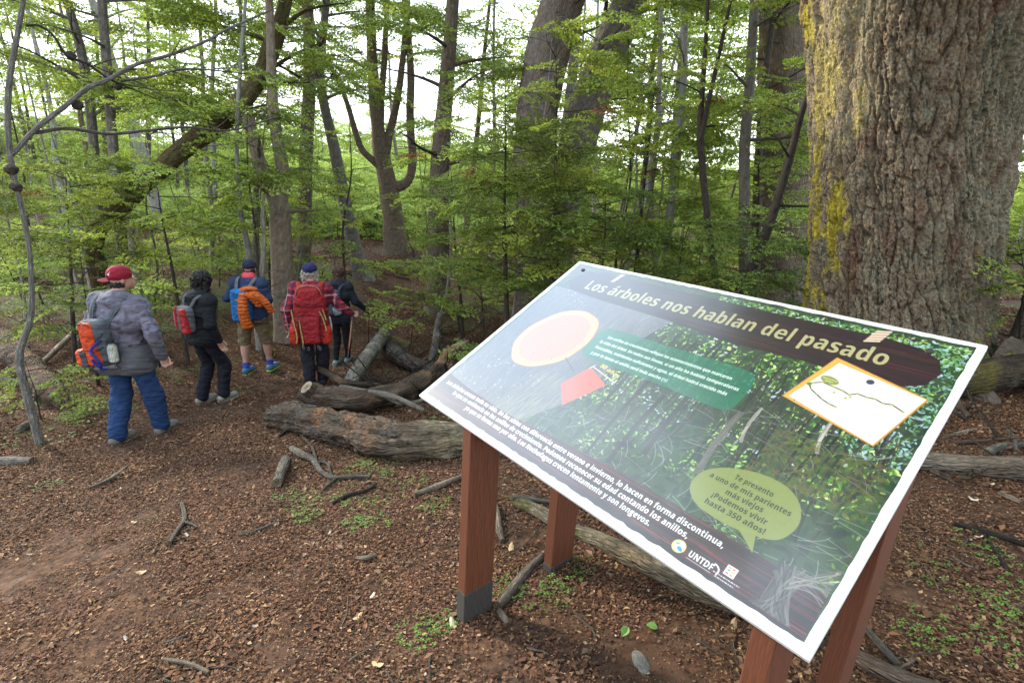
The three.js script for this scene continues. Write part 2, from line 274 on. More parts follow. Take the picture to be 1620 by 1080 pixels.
const SPRAY = {
  fine: [makeSpray(0.5, 0.026, 0.72, 13, 5), makeSpray(0.42, 0.024, 0.74, 12, 6), makeSpray(0.56, 0.028, 0.7, 14, 7)],
  mid: [makeSpray(0.62, 0.036, 0.68, 13, 8), makeSpray(0.74, 0.039, 0.66, 15, 9)],
  far: [makeSpray(1.1, 0.075, 0.6, 12, 10), makeSpray(1.3, 0.085, 0.6, 13, 11)],
};
const TONE = {                                                                // leaf colours of the kinds of tree
  mid: () => C(0.21, 0.265, 0.042).multiplyScalar(rr(0.75, 1.3)), dark: () => C(0.14, 0.195, 0.034).multiplyScalar(rr(0.75, 1.35)), fresh: () => C(0.28, 0.35, 0.055).multiplyScalar(rr(0.8, 1.25)), bright: () => C(0.34, 0.42, 0.085).multiplyScalar(rr(0.8, 1.2)),
  mixed: () => (rnd() < 0.35 ? C(0.33, 0.39, 0.055) : C(0.18, 0.23, 0.038)).multiplyScalar(rr(0.75, 1.3)),
};
const rust = () => C(0.3, 0.11, 0.035).multiplyScalar(rr(0.8, 1.2));
const basis = (d, roll) => { const x = d.clone().normalize(), z0 = V(0, 0, 0).crossVectors(x, UP); if (z0.lengthSq() < 1e-4) z0.set(1, 0, 0); z0.normalize(); const y = V(0, 0, 0).crossVectors(z0, x).normalize(); const q = new THREE.Quaternion().setFromRotationMatrix(new THREE.Matrix4().makeBasis(x, y, z0)); return q.multiply(new THREE.Quaternion().setFromAxisAngle(V(1, 0, 0), roll)); };
let nSpray = 0;
function limb(tree, from, dir, len, r0, o, spots) {
  const bits = [], pts = [from.clone()], d = dir.clone().normalize(), n = 5; let p = from.clone();
  const bend = V(rr(-0.25, 0.25), 0, rr(-0.25, 0.25));
  for (let i = 0; i < n; i++) { d.y = lerp(d.y, o.level ?? 0.08, 0.22); d.addScaledVector(bend, 0.3).addScaledVector(V(rr(-1, 1), rr(-0.6, 0.6), rr(-1, 1)), o.crook ?? 0.14).normalize(); p = p.clone().addScaledVector(d, len / n); pts.push(p); }
  const cur = new THREE.CatmullRomCurve3(pts);
  bits.push(tube(pts, [r0, r0 * 0.65, r0 * 0.42, r0 * 0.18], { sides: r0 > 0.03 ? 7 : 5, segs: 9, amp: 0.12, open: true }));
  const bareLimb = rnd() < (o.dead ?? 0.14), kids = Math.max(2, Math.round(len / (o.gap ?? 0.27)));
  const put = (q, dd, s) => { const e = dd.clone(); e.y += rr(-0.3, 0.22); nSpray++; spots.push([new THREE.Matrix4().compose(q, basis(e, rr(-0.6, 0.6)), V(s, s, s)), rnd() < (o.rust || 0) ? rust() : o.tone()]); };
  for (let k = 0; k < kids; k++) {
    const t = lerp(o.bare ?? 0.2, 0.97, (k + rnd() * 0.6) / kids), q = cur.getPoint(t), tg = cur.getTangent(t), sd = (k % 2 ? 1 : -1) * rr(0.6, 1.15), l = len * lerp(0.42, 0.12, t) * rr(0.7, 1.25) + 0.12;
    const e = V(tg.x * Math.cos(sd) - tg.z * Math.sin(sd), tg.y * 0.5 + rr(-0.1, 0.2), tg.x * Math.sin(sd) + tg.z * Math.cos(sd)).normalize(), a = q.clone().addScaledVector(e, l * 0.5).add(V(rr(-0.04, 0.04), rr(-0.02, 0.05), rr(-0.04, 0.04))), b = q.clone().addScaledVector(e, l).add(V(0, -0.05 * l, 0));
    const rs = Math.max(0.0035, r0 * 0.28 * (1 - t * 0.6)); bits.push(tube([q, a, b], [rs, rs * 0.7, rs * 0.3], { sides: 3, segs: 3, open: true }));
    if (o.leaf === false || bareLimb) continue;
    const m = Math.max(1, Math.round(l / (o.every ?? 0.2)));
    for (let i = 0; i <= m; i++) { if (rnd() > (o.dense ?? 0.66)) continue; const f = 0.25 + 0.75 * i / m, w = q.clone().lerp(b, f), s2 = (i % 2 ? 1 : -1) * rr(0.1, 0.75) * (i < m ? 1 : 0.2); put(w, V(e.x * Math.cos(s2) - e.z * Math.sin(s2), e.y, e.x * Math.sin(s2) + e.z * Math.cos(s2)), (o.size ?? 1) * rr(0.75, 1.2)); }
  }
  if (o.leaf !== false && !bareLimb) put(cur.getPoint(1), cur.getTangent(1), o.size ?? 1);
  const g = mergeGeometries(bits.map(b => { const c = b; if (c.attributes.color) c.deleteAttribute('color'); return c; })); mesh('limb', g, o.limbMat || o.mat, tree);
}
// a tree from its stem (world points with radii) and the habit of its limbs
function growTree(name, label, category, group, stems, o) {
  const base = stems[0].pts[0], t = thing(name, label, category, group, base), inv = base.clone().negate(), spots = [];
  stems.forEach((s, i) => {
    const pts = s.pts.map(p => p.clone().add(inv)), cur = new THREE.CatmullRomCurve3(pts, false, 'centripetal'), rad = s.rad;
    mesh(i ? 'stem' : 'trunk', tube(pts, rad, { sides: o.sides || (rad[0] > 0.15 ? 18 : 10), step: 0.14, amp: o.amp ?? 0.14, freq: 1.2, ridge: o.ridge || 0, rf: 3, shape: i ? null : (u, a) => 1 + (o.flare ?? 0.3) * Math.exp(-u * cur.getLength() / (rad[0] * 1.6)) * (0.75 + 0.35 * Math.sin(a * 4 + base.x * 9)) }), s.mat || o.mat, t);
    const n = s.limbs ?? o.limbs ?? 10;
    for (let k = 0; k < n; k++) {
      const u = lerp(s.from ?? o.from ?? 0.35, o.to ?? 0.99, (k + rnd() * 0.8) / n), p = cur.getPoint(u), az = o.az ? rr(o.az[0], o.az[1]) : k * 2.4 + rr(-0.5, 0.5), el = rr(...(o.el || [0.05, 0.6])), f = u * (rad.length - 1), r = rad[Math.min(rad.length - 1, Math.round(f))];
      limb(t, p, V(Math.cos(az) * Math.cos(el), Math.sin(el), Math.sin(az) * Math.cos(el)), rr(...(o.len || [1.2, 2.2])) * lerp(1, 0.6, u), clamp(r * 0.4, 0.008, o.lr ?? 0.05), o, spots);
    }
  });
  for (const [p, d, l, r, x] of o.extra || []) limb(t, p.clone().add(inv), d, l, r, { ...o, ...(x || {}) }, spots);
  if (spots.length) scatter('crown', t, SPRAY[o.spray || 'mid'], leafMat, spots, true);
  return t;
}
// stem from pixels of the photograph (listed from the foot upwards, with widths), standing at that distance; continued above the frame
function stemFrom(list, D, top, o = {}) {
  const dir = ray(list[0][0], list[0][1]); let P = V(dir.x, 0, dir.z).normalize().multiplyScalar(D);
  const pts = list.map(([px, py]) => plane(px, py, P)), rad = list.map(([, , w], i) => 0.5 * metres(w, pts[i]));
  if (o.waver) pts.forEach((p, i) => { if (i) p.add(V(P.x, 0, P.z).normalize().multiplyScalar(o.waver * noise(i * 0.9, P.x, 3))); });
  const g = H(pts[0].x, pts[0].z);
  if (!o.up) { if (pts[0].y > g + 0.15) { const k = pts[0].clone(); k.y = g - 0.12; pts.unshift(k); rad.unshift(rad[0] * 1.12); } else pts[0].y = g - 0.1; }
  const a = pts[pts.length - 1], b = pts[pts.length - 2], d = a.clone().sub(b).normalize(); let q = a.clone(), r = rad[rad.length - 1];
  const far = top - a.y; if (far > 0.4) for (let i = 1; i <= 3; i++) { d.lerp(UP, 0.25).normalize(); q = q.clone().addScaledVector(d, far / 3); pts.push(q); rad.push(r * (1 - 0.26 * i)); }
  const even = []; const m = Math.max(6, pts.length * 2), c = new THREE.CatmullRomCurve3(pts, false, 'centripetal');   // radii evenly spaced along the length
  const ls = [0]; for (let i = 1; i < pts.length; i++) ls.push(ls[i - 1] + pts[i].distanceTo(pts[i - 1]));
  for (let i = 0; i <= m; i++) { const s = ls[ls.length - 1] * i / m; let k = 0; while (k < ls.length - 2 && ls[k + 1] < s) k++; even.push(lerp(rad[k], rad[k + 1], clamp((s - ls[k]) / (ls[k + 1] - ls[k]), 0, 1))); }
  return { pts: c.getSpacedPoints(Math.max(5, pts.length + 3)), rad: even, ...o };
}
// ---------------------------------------------------------------- the trees that can be told apart
reseed(301);
const DEF = { mat: M.greyBark, spray: 'mid', tone: TONE.mid, dense: 0.78 };
const up = (x, y, z) => V(x, y, z);
{ // slender grey tree at the edge of the hollow with one long bare limb
  const st = stemFrom([[30, 562, 11], [34, 540, 9], [47, 515, 8.5], [44, 480, 8], [50, 440, 7], [44, 380, 7], [36, 340, 7], [24, 290, 7], [16, 250, 8], [12, 150, 8], [26, 60, 7], [36, 0, 7]], 6.6, 5.5);
  const at = (px, py) => plane(px, py, st.pts[0]);
  const t = growTree('slender_tree', 'slender pale grey tree with a long bare limb rising over the path', 'tree', null, [{ ...st, limbs: 5, from: 0.62 }], { ...DEF, mat: M.ashen, limbMat: M.ashen, tone: TONE.mixed, spray: 'fine', len: [1, 1.8], lr: 0.025, az: [-1.2, 1.6], dense: 0.55, flare: 0.35, amp: 0.3 });
  const inv = st.pts[0].clone().negate(), L = (list, mat = M.ashen, z = 0) => { const pts = list.map(([px, py], i) => at(px, py).add(inv).add(V(0, 0, z * i))), rad = list.map(([px, py, w]) => 0.36 * metres(w, at(px, py))); mesh('limb', tube(pts, rad, { sides: 10, amp: 0.3, freq: 7, step: 0.04 }), mat, t); const cv = new THREE.CatmullRomCurve3(pts); for (let k = 0; k < 9; k++) { const u = rr(0.1, 1), a = cv.getPoint(u), d = cv.getTangent(u).multiplyScalar(rr(0.1, 0.3)).add(V(rr(-0.25, 0.25), rr(-0.25, 0.3), rr(-0.25, 0.25))), b = a.clone().addScaledVector(d, 0.5).add(V(rr(-0.04, 0.04), rr(-0.04, 0.04), 0)); mesh('twig', tube([a, b, a.clone().add(d)], [0.006, 0.0045, 0.002], { sides: 5, segs: 5, amp: 0.2 }), mat, t); } return pts; };
  L([[18, 245, 10], [60, 205, 10], [110, 170, 10], [150, 142, 9], [185, 130, 8.5], [230, 108, 7.5], [290, 92, 6.5], [340, 75, 5.5], [375, 58, 4.5], [430, 35, 4], [455, 26, 2]], M.ashen, 0.03);
  L([[55, 210, 9], [95, 202, 8], [160, 210, 7], [215, 204, 6], [275, 198, 5], [340, 203, 4], [420, 180, 3]], M.greyBark, -0.05);
  L([[190, 128, 6], [250, 122, 5], [300, 113, 4], [410, 122, 2.5]], M.ashen, 0.06);
  L([[40, 40, 5], [65, 42, 5], [90, 58, 5], [112, 88, 6], [150, 105, 5], [185, 128, 5], [225, 145, 3], [262, 160, 2]], M.darkBark, 0.02);
  for (const [px, py, r] of [[111, 88, 0.04], [122, 166, 0.045], [186, 137, 0.035], [17, 268, 0.05], [25, 296, 0.045]]) { const g = new THREE.IcosahedronGeometry(r, 3), p = g.attributes.position; for (let i = 0; i < p.count; i++) { const v = V(p.getX(i), p.getY(i), p.getZ(i)), k = 1 + 0.55 * fbm(v.x * 28, v.y * 28, v.z * 28 + px, 3); p.setXYZ(i, v.x * k, v.y * k * 0.9, v.z * k); } g.computeVertexNormals(); const m = mesh('burl', g, M.darkBark, t); m.position.copy(at(px, py).add(inv)); }
}
const T = (name, label, group, stems, o) => growTree(name, label, 'tree', group, stems, { ...DEF, ...o });
const BACK = 'trees of the background forest';
T('beech_tree', 'straight dark grey trunk, first of the pair behind the bare limb', null, [stemFrom([[158, 400, 15], [150, 260, 14], [137, 130, 14], [118, 40, 13], [105, 0, 12]], 12.5, 7)], { limbs: 13, from: 0.46, len: [1.4, 2.6], mat: M.greyBark, tone: TONE.mixed });
T('beech_tree', 'straight grey trunk with pale lower bark, second of the pair behind the bare limb', null, [stemFrom([[196, 420, 17], [188, 330, 16], [180, 250, 15], [168, 100, 14], [160, 0, 13]], 11.5, 6.8)], { limbs: 13, from: 0.46, len: [1.4, 2.6], tone: TONE.mixed });
T('leaning_tree', 'thick mossy brown trunk leaning steeply, half hidden by leaves', null, [stemFrom([[150, 372, 22], [195, 325, 24], [250, 270, 26], [310, 222, 28], [345, 195, 28], [385, 158, 26], [415, 115, 24], [440, 40, 22], [452, 0, 20]], 11, 6, { up: false })], { mat: M.mossBark, amp: 0.55, ridge: 0.4, sides: 26, flare: 0.1, limbs: 9, from: 0.5, len: [1.4, 2.4], tone: TONE.mid, lr: 0.06 });
T('forked_tree', 'tan barkless trunk forking into two pale stems behind the hikers', null, [
  stemFrom([[447, 440, 34], [444, 380, 32], [440, 320, 30], [430, 300, 24], [412, 260, 20], [402, 225, 20], [392, 185, 17]], 10.5, 0),
  { ...stemFrom([[440, 330, 24], [448, 280, 20], [438, 220, 18], [430, 140, 15], [428, 60, 13], [425, 0, 12]], 10.6, 6, { up: true }) }], { mat: M.tanBark, limbs: 5, from: 0.55, len: [1, 1.8] });
T('birch_like_sapling', 'thin white dead sapling standing behind the blue backpack', null, [stemFrom([[412, 470, 9], [414, 430, 8], [417, 380, 7], [415, 320, 6], [417, 306, 4]], 9.6, 0)], { mat: M.paleBark, limbs: 6, from: 0.3, len: [0.3, 0.6], leaf: false, flare: 0.2 });
T('birch_like_sapling', 'thin crooked white sapling just behind the dark blue cap', null, [stemFrom([[404, 470, 12], [398, 430, 11], [392, 392, 10], [382, 350, 8], [378, 300, 7], [374, 240, 6], [380, 100, 6], [388, 0, 5]], 10.0, 6)], { mat: M.silver, limbs: 8, from: 0.35, len: [0.8, 1.6], tone: TONE.mixed, flare: 0.2 });
T('beech_tree', 'upright grey brown trunk standing beyond the forked pale tree', null, [stemFrom([[474, 430, 24], [481, 400, 22], [482, 300, 21], [486, 200, 20], [490, 120, 19], [486, 0, 17]], 15, 8)], { limbs: 14, from: 0.5, len: [1.6, 2.8], tone: TONE.mid, mat: M.brownBark });
T('beech_tree', 'curved grey trunk leaning over the far end of the path', null, [stemFrom([[578, 442, 30], [566, 410, 24], [556, 370, 21], [545, 320, 20], [530, 240, 18], [516, 180, 15], [506, 120, 14], [512, 40, 12], [516, 0, 11]], 15.5, 8)], { limbs: 12, from: 0.5, len: [1.4, 2.4], tone: TONE.mixed, mat: M.greyBark });
{ // many-stemmed old tree in front of the clearing
  const D = 19, S = (l, top, x) => stemFrom(l, D, top, { up: true, ...x });
  T('old_spreading_tree', 'old brown tree whose short trunk splits into many upright stems before the clearing', null, [
    stemFrom([[626, 400, 36], [622, 350, 32], [614, 295, 30], [604, 250, 26], [596, 190, 20], [590, 120, 17], [585, 0, 15]], D, 10),
    S([[612, 300, 20], [640, 292, 15], [652, 260, 13], [648, 190, 13], [650, 120, 12], [640, 0, 10]], 10, { limbs: 7 }), S([[600, 262, 14], [575, 240, 10], [558, 195, 9], [545, 150, 8], [520, 100, 6]], 9, { limbs: 6 }), S([[608, 255, 15], [616, 210, 13], [628, 160, 12], [636, 100, 10]], 10, { limbs: 7 }), S([[604, 250, 12], [602, 180, 11], [608, 90, 10]], 10, { limbs: 6 })],
    { mat: M.brownBark, limbs: 9, from: 0.45, len: [1.4, 2.6], tone: TONE.mixed, ridge: 0.25, amp: 0.2 });
}
T('beech_tree', 'brown trunk with a dark burl behind the leafy young beech', null, [stemFrom([[694, 440, 36], [694, 330, 33], [697, 240, 28], [704, 160, 24], [712, 60, 22], [716, 0, 20]], 12, 7.5)], { mat: M.brownBark, limbs: 14, from: 0.35, len: [1.4, 2.4], tone: TONE.mid });
T('broad_tree', 'massive pale grey trunk rising behind the leafy young beech', null, [stemFrom([[846, 470, 62], [846, 330, 62], [848, 200, 66], [866, 90, 68], [890, 0, 66], [905, -60, 62]], 11, 11)], { mat: M.roseBark, limbs: 9, from: 0.45, len: [1.6, 3], tone: TONE.mid, sides: 30, ridge: 0.3, lr: 0.09, flare: 0.2 });
T('broad_tree', 'thick grey trunk leaning outward beside the massive pale trunk', null, [stemFrom([[878, 400, 52], [905, 260, 54], [928, 180, 56], [955, 100, 56], [985, 30, 54], [1002, -10, 50]], 11.8, 11)], { mat: M.greyBark, limbs: 8, from: 0.5, len: [1.6, 3], tone: TONE.mid, sides: 30, ridge: 0.3, lr: 0.08, flare: 0.2 });
T('thin_tree', 'thin pale forest tree with a kinked stem beside the straight pole tree', null, [stemFrom([[1056, 430, 13], [1056, 400, 13], [1064, 300, 12], [1072, 230, 12], [1080, 150, 11], [1084, 60, 10], [1080, 0, 10]], 9.5, 9)], { mat: M.silver, limbs: 10, from: 0.35, len: [0.9, 1.6], tone: TONE.fresh });
T('thin_tree', 'thin dark tree forking above the middle of the sign panel', null, [stemFrom([[1132, 460, 11], [1124, 380, 10], [1114, 290, 10], [1108, 215, 11], [1110, 160, 9], [1116, 80, 7], [1120, 0, 6]], 8.2, 7), stemFrom([[1108, 222, 9], [1128, 130, 7], [1150, 30, 6]], 8.2, 7, { up: true, limbs: 4 })], { mat: M.darkBark, limbs: 8, from: 0.4, len: [0.7, 1.4], tone: TONE.mid, spray: 'fine', dense: 0.7, flare: 0.2 });
T('pole_tree', 'straight young tree with ringed grey bark behind the sign title', null, [stemFrom([[1178, 470, 18], [1178, 400, 17], [1178, 300, 16], [1180, 200, 16], [1188, 120, 15], [1194, 0, 14]], 8.6, 9)], { mat: M.greyBark, limbs: 14, from: 0.3, len: [0.8, 1.5], tone: TONE.fresh, spray: 'fine', flare: 0.2 });
T('leaning_sapling', 'dark thin stem leaning away from the giant lichened trunk', null, [stemFrom([[1182, 448, 17], [1210, 375, 15], [1232, 310, 13], [1250, 250, 12], [1265, 190, 10], [1285, 130, 8], [1296, 60, 6]], 7.4, 5)], { mat: M.darkBark, limbs: 7, from: 0.35, len: [0.6, 1.2], tone: TONE.mid, spray: 'fine', flare: 0.1 });
T('broad_tree', 'broad fissured grey trunk in the shade beside the giant lichened trunk', null, [stemFrom([[1232, 430, 92], [1236, 300, 80], [1240, 200, 76], [1240, 90, 72], [1238, 0, 66]], 13, 11)], { mat: M.brownBark, limbs: 8, from: 0.4, len: [1.6, 2.8], tone: TONE.fresh, ridge: 0.35, sides: 26 });
T('birch_like_sapling', 'short forked white dead snag behind the head of the red cap hiker', null, [stemFrom([[214, 420, 12], [210, 395, 11], [206, 375, 9], [204, 350, 5]], 10.5, 0), stemFrom([[208, 382, 8], [218, 365, 6], [222, 345, 4]], 10.5, 0, { up: true, limbs: 2 })], { mat: M.paleBark, limbs: 3, from: 0.4, len: [0.3, 0.6], leaf: false, flare: 0.1 });
T('birch_like_sapling', 'leaning white dead snag near the slender grey tree', null, [stemFrom([[124, 345, 10], [116, 318, 9], [106, 290, 8], [98, 270, 5]], 11, 0)], { mat: M.paleBark, limbs: 3, from: 0.4, len: [0.3, 0.7], leaf: false, flare: 0.1 });
T('thin_tree', 'thin tree with whitish lower bark beside the kinked pale stem', null, [stemFrom([[1038, 450, 10], [1034, 380, 10], [1030, 300, 9], [1040, 200, 8], [1044, 100, 8], [1046, 0, 7]], 10.2, 8)], { mat: M.paleBark, limbs: 9, from: 0.4, len: [0.9, 1.6], tone: TONE.fresh });

// leafy young beeches between the path and the sign: dark foliage down to the ground
const sap = (label, px, py, D, h, n, o = {}) => { const d = ray(px, py), P = V(d.x, 0, d.z).normalize().multiplyScalar(D); P.y = H(P.x, P.z) - 0.05; const lean = V(rr(-0.15, 0.15), 0, rr(-0.15, 0.15)), r = 0.012 * h; return T('young_beech', label, 'leafy young beeches', [{ pts: [0, 0.25, 0.5, 0.75, 1].map(t => V(P.x + lean.x * t * h + 0.06 * noise(t * 3, px, 1), P.y + t * h, P.z + lean.z * t * h + 0.06 * noise(t * 3, px, 5))), rad: [r, r * 0.8, r * 0.55, r * 0.3, r * 0.1], limbs: n }], { mat: M.darkBark, spray: 'fine', tone: TONE.dark, from: 0.16, len: [0.7, 1.25], el: [-0.1, 0.5], lr: 0.016, flare: 0.15, gap: 0.2, every: 0.17, rust: 0.006, ...o }); };
sap('tall dense young beech with dark green leaves beside the path', 805, 470, 7.6, 4.0, 28, { len: [0.7, 1.25], from: 0.28, dense: 0.7, tone: TONE.mixed });
sap('young beech with dark leaves and a few rusty sprays behind the corner of the sign', 885, 440, 7.8, 4.3, 28, { len: [0.8, 1.3], rust: 0.015, from: 0.22, dense: 0.7, tone: TONE.mixed });
sap('dark young beech next to the burled trunk', 735, 440, 9.6, 3.3, 18, { from: 0.35, tone: TONE.mid, dense: 0.75 });
sap('low dark young beech directly behind the top edge of the sign', 965, 430, 7.2, 2.4, 18, { len: [0.6, 1.1], dense: 0.75 });
sap('dark bushy young beech behind the word hablan on the sign', 1080, 430, 7.2, 1.9, 15, { len: [0.6, 1.1], dense: 0.7 });
sap('low spreading young beech below the pole tree', 1190, 430, 7.0, 1.7, 13, { len: [0.6, 1.1], dense: 0.7 });
sap('small light green bush at the edge of the path beside the dead branches', 650, 500, 8.8, 1.15, 9, { tone: TONE.mid, len: [0.45, 0.75], from: 0.5, el: [0.1, 0.6] });
sap('small dark bush tucked under the left edge of the sign', 790, 560, 6.0, 0.6, 7, { len: [0.3, 0.5] });
sap('yellowing low bush behind the red cap', 118, 400, 9.0, 2.0, 10, { tone: TONE.mixed, rust: 0.06, len: [0.6, 0.9], from: 0.45 });
sap('light green bush at the foot of the slender grey tree', 20, 450, 7.8, 0.8, 7, { tone: TONE.mid, len: [0.3, 0.5] });
sap('fresh green young beech behind the red cap and the black hair', 265, 440, 13.5, 1.3, 8, { tone: TONE.fresh, len: [0.6, 0.9], from: 0.4 });
sap('fresh green low young beech beyond the dark blue cap', 345, 430, 15.0, 1.6, 9, { tone: TONE.fresh, len: [0.7, 1.1], from: 0.4 });
sap('young beech with broad level sprays under the leaning mossy trunk', 280, 420, 9.6, 3.2, 9, { tone: TONE.fresh, from: 0.62, len: [1, 1.7], dense: 0.6 });
sap('shady young beech at the foot of the leaning mossy trunk', 95, 440, 10.4, 3.2, 14, { tone: TONE.mixed, len: [0.9, 1.5], from: 0.5 });
sap('fresh young beech beside the thick grey leaning trunk', 1010, 420, 9.4, 4.2, 24, { tone: TONE.fresh, spray: 'mid', len: [0.9, 1.5], dense: 0.5, from: 0.3 });
sap('fresh young beech between pole tree and broad fissured trunk', 1215, 420, 9.6, 3.6, 20, { tone: TONE.bright, spray: 'mid', len: [0.9, 1.5], from: 0.35, dense: 0.5 });
sap('low green bush beside the root of the giant trunk', 1665, 440, 6.8, 1.3, 12, { tone: TONE.mid, len: [0.5, 0.9] });
sap('dark young beech at the far side of the giant trunk', 1690, 300, 8.2, 3.4, 18, { tone: TONE.mid, len: [0.8, 1.3] });

// background forest
reseed(911);
{
  const spots = [];
  const open = (x, z) => z < -22 && Math.abs(x / z - 0.36) < 0.13;                             // the clearing stays open
  for (let k = 0; k < 900 && spots.length < 60; k++) {
    const D = 11 + 27 * Math.pow(rnd(), 0.8), a = rr(-0.98, 0.98), x = a * D, z = -D * 0.95;
    if (open(x, z) || pathDist(x, z) < 1.2 || spots.some(([X, Z]) => Math.hypot(X - x, Z - z) < 1.5)) continue;
    spots.push([x, z]);
  }
  const kinds = [['slim grey forest tree in the dense woods behind', M.greyBark, TONE.mid], ['dark slim forest tree in the dense woods behind', M.darkBark, TONE.mixed], ['pale barked forest tree with fresh leaves in the woods behind', M.silver, TONE.fresh], ['brown barked forest tree in the woods behind', M.brownBark, TONE.mid]];
  spots.forEach(([x, z], i) => {
    const D = Math.hypot(x, z), y = H(x, z) - 0.1, h = clamp(1.9 + D * rr(0.42, 0.56), 5, 11), r = rr(0.06, 0.15) * (rnd() < 0.2 ? 1.8 : 1), lx = rr(-0.12, 0.12), lz = rr(-0.1, 0.1), [lab, mat, tone] = kinds[Math.floor(rnd() * kinds.length)];
    T('forest_tree', lab, BACK, [{ pts: [0, 0.2, 0.4, 0.6, 0.8, 1].map(t => V(x + lx * t * h + 0.25 * noise(t * 2.5, x, 3), y + t * h, z + lz * t * h + 0.25 * noise(t * 2.5, z, 8))), rad: [r, r * 0.9, r * 0.75, r * 0.6, r * 0.4, r * 0.15], limbs: Math.round(rr(9, 13)) }], { mat, tone, spray: D > 17 ? 'far' : 'mid', size: D > 17 ? 1 : 1.1, from: rr(0.26, 0.46), len: [1.5, 2.9], gap: D > 17 ? 0.5 : 0.32, every: D > 17 ? 0.5 : 0.28, dense: 0.68 });
  });
  // bushes and far trees round the clearing
  for (let k = 0; k < 50; k++) {
    const D = rr(21, 55), a = 0.36 + rr(-0.2, 0.2), x = -a * D * 0.95, z = -D, h = D > 42 ? rr(4, 7) : rr(1.2, 3.2), y = H(x, z) - 0.1, r = 0.012 * h + 0.02;
    T(h > 3.5 ? 'clearing_tree' : 'clearing_bush', h > 3.5 ? 'bright green tree at the far side of the clearing' : 'bright yellow green bush growing in the clearing', h > 3.5 ? 'trees beyond the clearing' : 'bushes in the clearing', [{ pts: [0, 0.33, 0.66, 1].map(t => V(x + 0.2 * noise(t * 3, x, 1), y + t * h, z)), rad: [r, r * 0.7, r * 0.4, r * 0.1], limbs: 14 }], { mat: M.greyBark, tone: TONE.bright, spray: 'far', from: 0.08, len: [0.35 * h + 0.5, 0.5 * h + 0.7], gap: 0.5, every: 0.45 });
  }
  // thin bare stems of the thicket
  reseed(515);
  const stemKinds = [['thin bare pale stem in the thicket behind', M.paleBark], ['thin bare grey stem in the thicket behind', M.ashen], ['thin bare dark stem in the thicket behind', M.darkBark]];
  for (let k = 0; k < 96; k++) {
    const D = rr(8.5, 27), a = rnd() < 0.62 ? rr(-0.95, -0.14) : rr(-0.05, 0.62), x = a * D, z = -D * 0.95; if (pathDist(x, z) < 0.9 ) continue;
    const h = rr(2.2, 5.2), y = H(x, z) - 0.05, r = rr(0.014, 0.034), lx = rr(-0.22, 0.22), lz = rr(-0.15, 0.15), [lab, mat] = stemKinds[k % 3];
    T('thicket_stem', lab, 'bare stems of the thicket', [{ pts: [0, 0.25, 0.5, 0.75, 1].map(t => V(x + lx * t * h + 0.22 * noise(t * 3, x, 3), y + t * h, z + lz * t * h + 0.22 * noise(t * 3, z, 8))), rad: [r, r * 0.85, r * 0.65, r * 0.45, r * 0.15], limbs: 7 }], { mat, tone: TONE.mixed, spray: 'mid', from: 0.25, len: [0.5, 1.2], dead: 0.75, dense: 0.4, el: [0.1, 0.9], crook: 0.25, flare: 0.1, lr: 0.014 });
  }
  { // low leafy undergrowth between the trees
    const g = new THREE.Group(); g.name = 'undergrowth'; g.userData = { kind: 'stuff', label: 'low leafy undergrowth between the trees of the background', category: 'undergrowth' }; scene.add(g); const sp = [];
    for (let k = 0; k < 9000 && sp.length < 3600; k++) { const D = rr(11, 36), a = rr(-1.15, 0.8), x = a * D, z = -D; if (pathDist(x, z) < 1.4 || meadow(x, z) > 0.3 || noise(x * 0.35, 3, z * 0.35) < -0.02 + 0.3 * sstep(18, 11, D)) continue; const y = H(x, z) + (0.1 + (0.5 + 0.04 * D) * rnd() * rnd()), s = rr(0.5, 0.9) * (D > 20 ? 1 : 0.6); sp.push([new THREE.Matrix4().compose(V(x, y, z), basis(V(rr(-1, 1), rr(-0.2, 0.4), rr(-1, 1)), rr(-0.7, 0.7)), V(s, s, s)), (rnd() < 0.5 ? TONE.fresh : TONE.mid)()]); }
    scatter('undergrowth_leaves', g, SPRAY.far, leafMat, sp, true);
  }
  // trees standing behind the viewer, whose canopy shades the clearing round the sign
  for (const [x, z, h] of [[-5.5, 4.5, 9], [1.5, 5.5, 10], [6, 2.5, 9.5]]) { const y = H(x, z) - 0.1, r = 0.2; T('canopy_tree', 'tall tree shading the litter round the sign with its canopy', 'canopy trees round the sign', [{ pts: [0, 0.33, 0.66, 1].map(t => V(x + 0.2 * noise(t * 3, x, 1), y + t * h, z)), rad: [r, r * 0.8, r * 0.55, r * 0.2], limbs: 15 }], { mat: M.brownBark, tone: TONE.mid, spray: 'far', from: 0.5, len: [3, 4.4], gap: 0.55, every: 0.5, size: 0.8 }); }
  // woods closing the view beyond
  reseed(424);
  const g = new THREE.Group(); g.name = 'distant_woods'; g.userData = { kind: 'stuff', label: 'mass of distant green woodland closing the view', category: 'woodland' }; scene.add(g);
  const sp = [];
  for (let k = 0; k < 12000; k++) {
    const D = rr(36, 80), a = rr(-1.2, 1.2), x = a * D, z = -D; if (Math.abs(x / z - 0.36) < 0.1 && D < 62) continue;
    const h = (4.4 + 3.4 * noise(a * 9, D * 0.05, 2)) * Math.pow(rnd(), 0.9), y = H(x, z) + h; const d = V(rr(-1, 1), rr(-0.3, 0.15), rr(-1, 1)), s = rr(1, 2.2);
    sp.push([new THREE.Matrix4().compose(V(x, y, z), basis(d, rr(-0.5, 0.5)), V(s, s, s)), (rnd() < 0.5 ? TONE.fresh : TONE.mid)()]);
  }
  scatter('woodland_leaves', g, SPRAY.far, leafMat, sp, true);
}
console.log('sprays', nSpray);
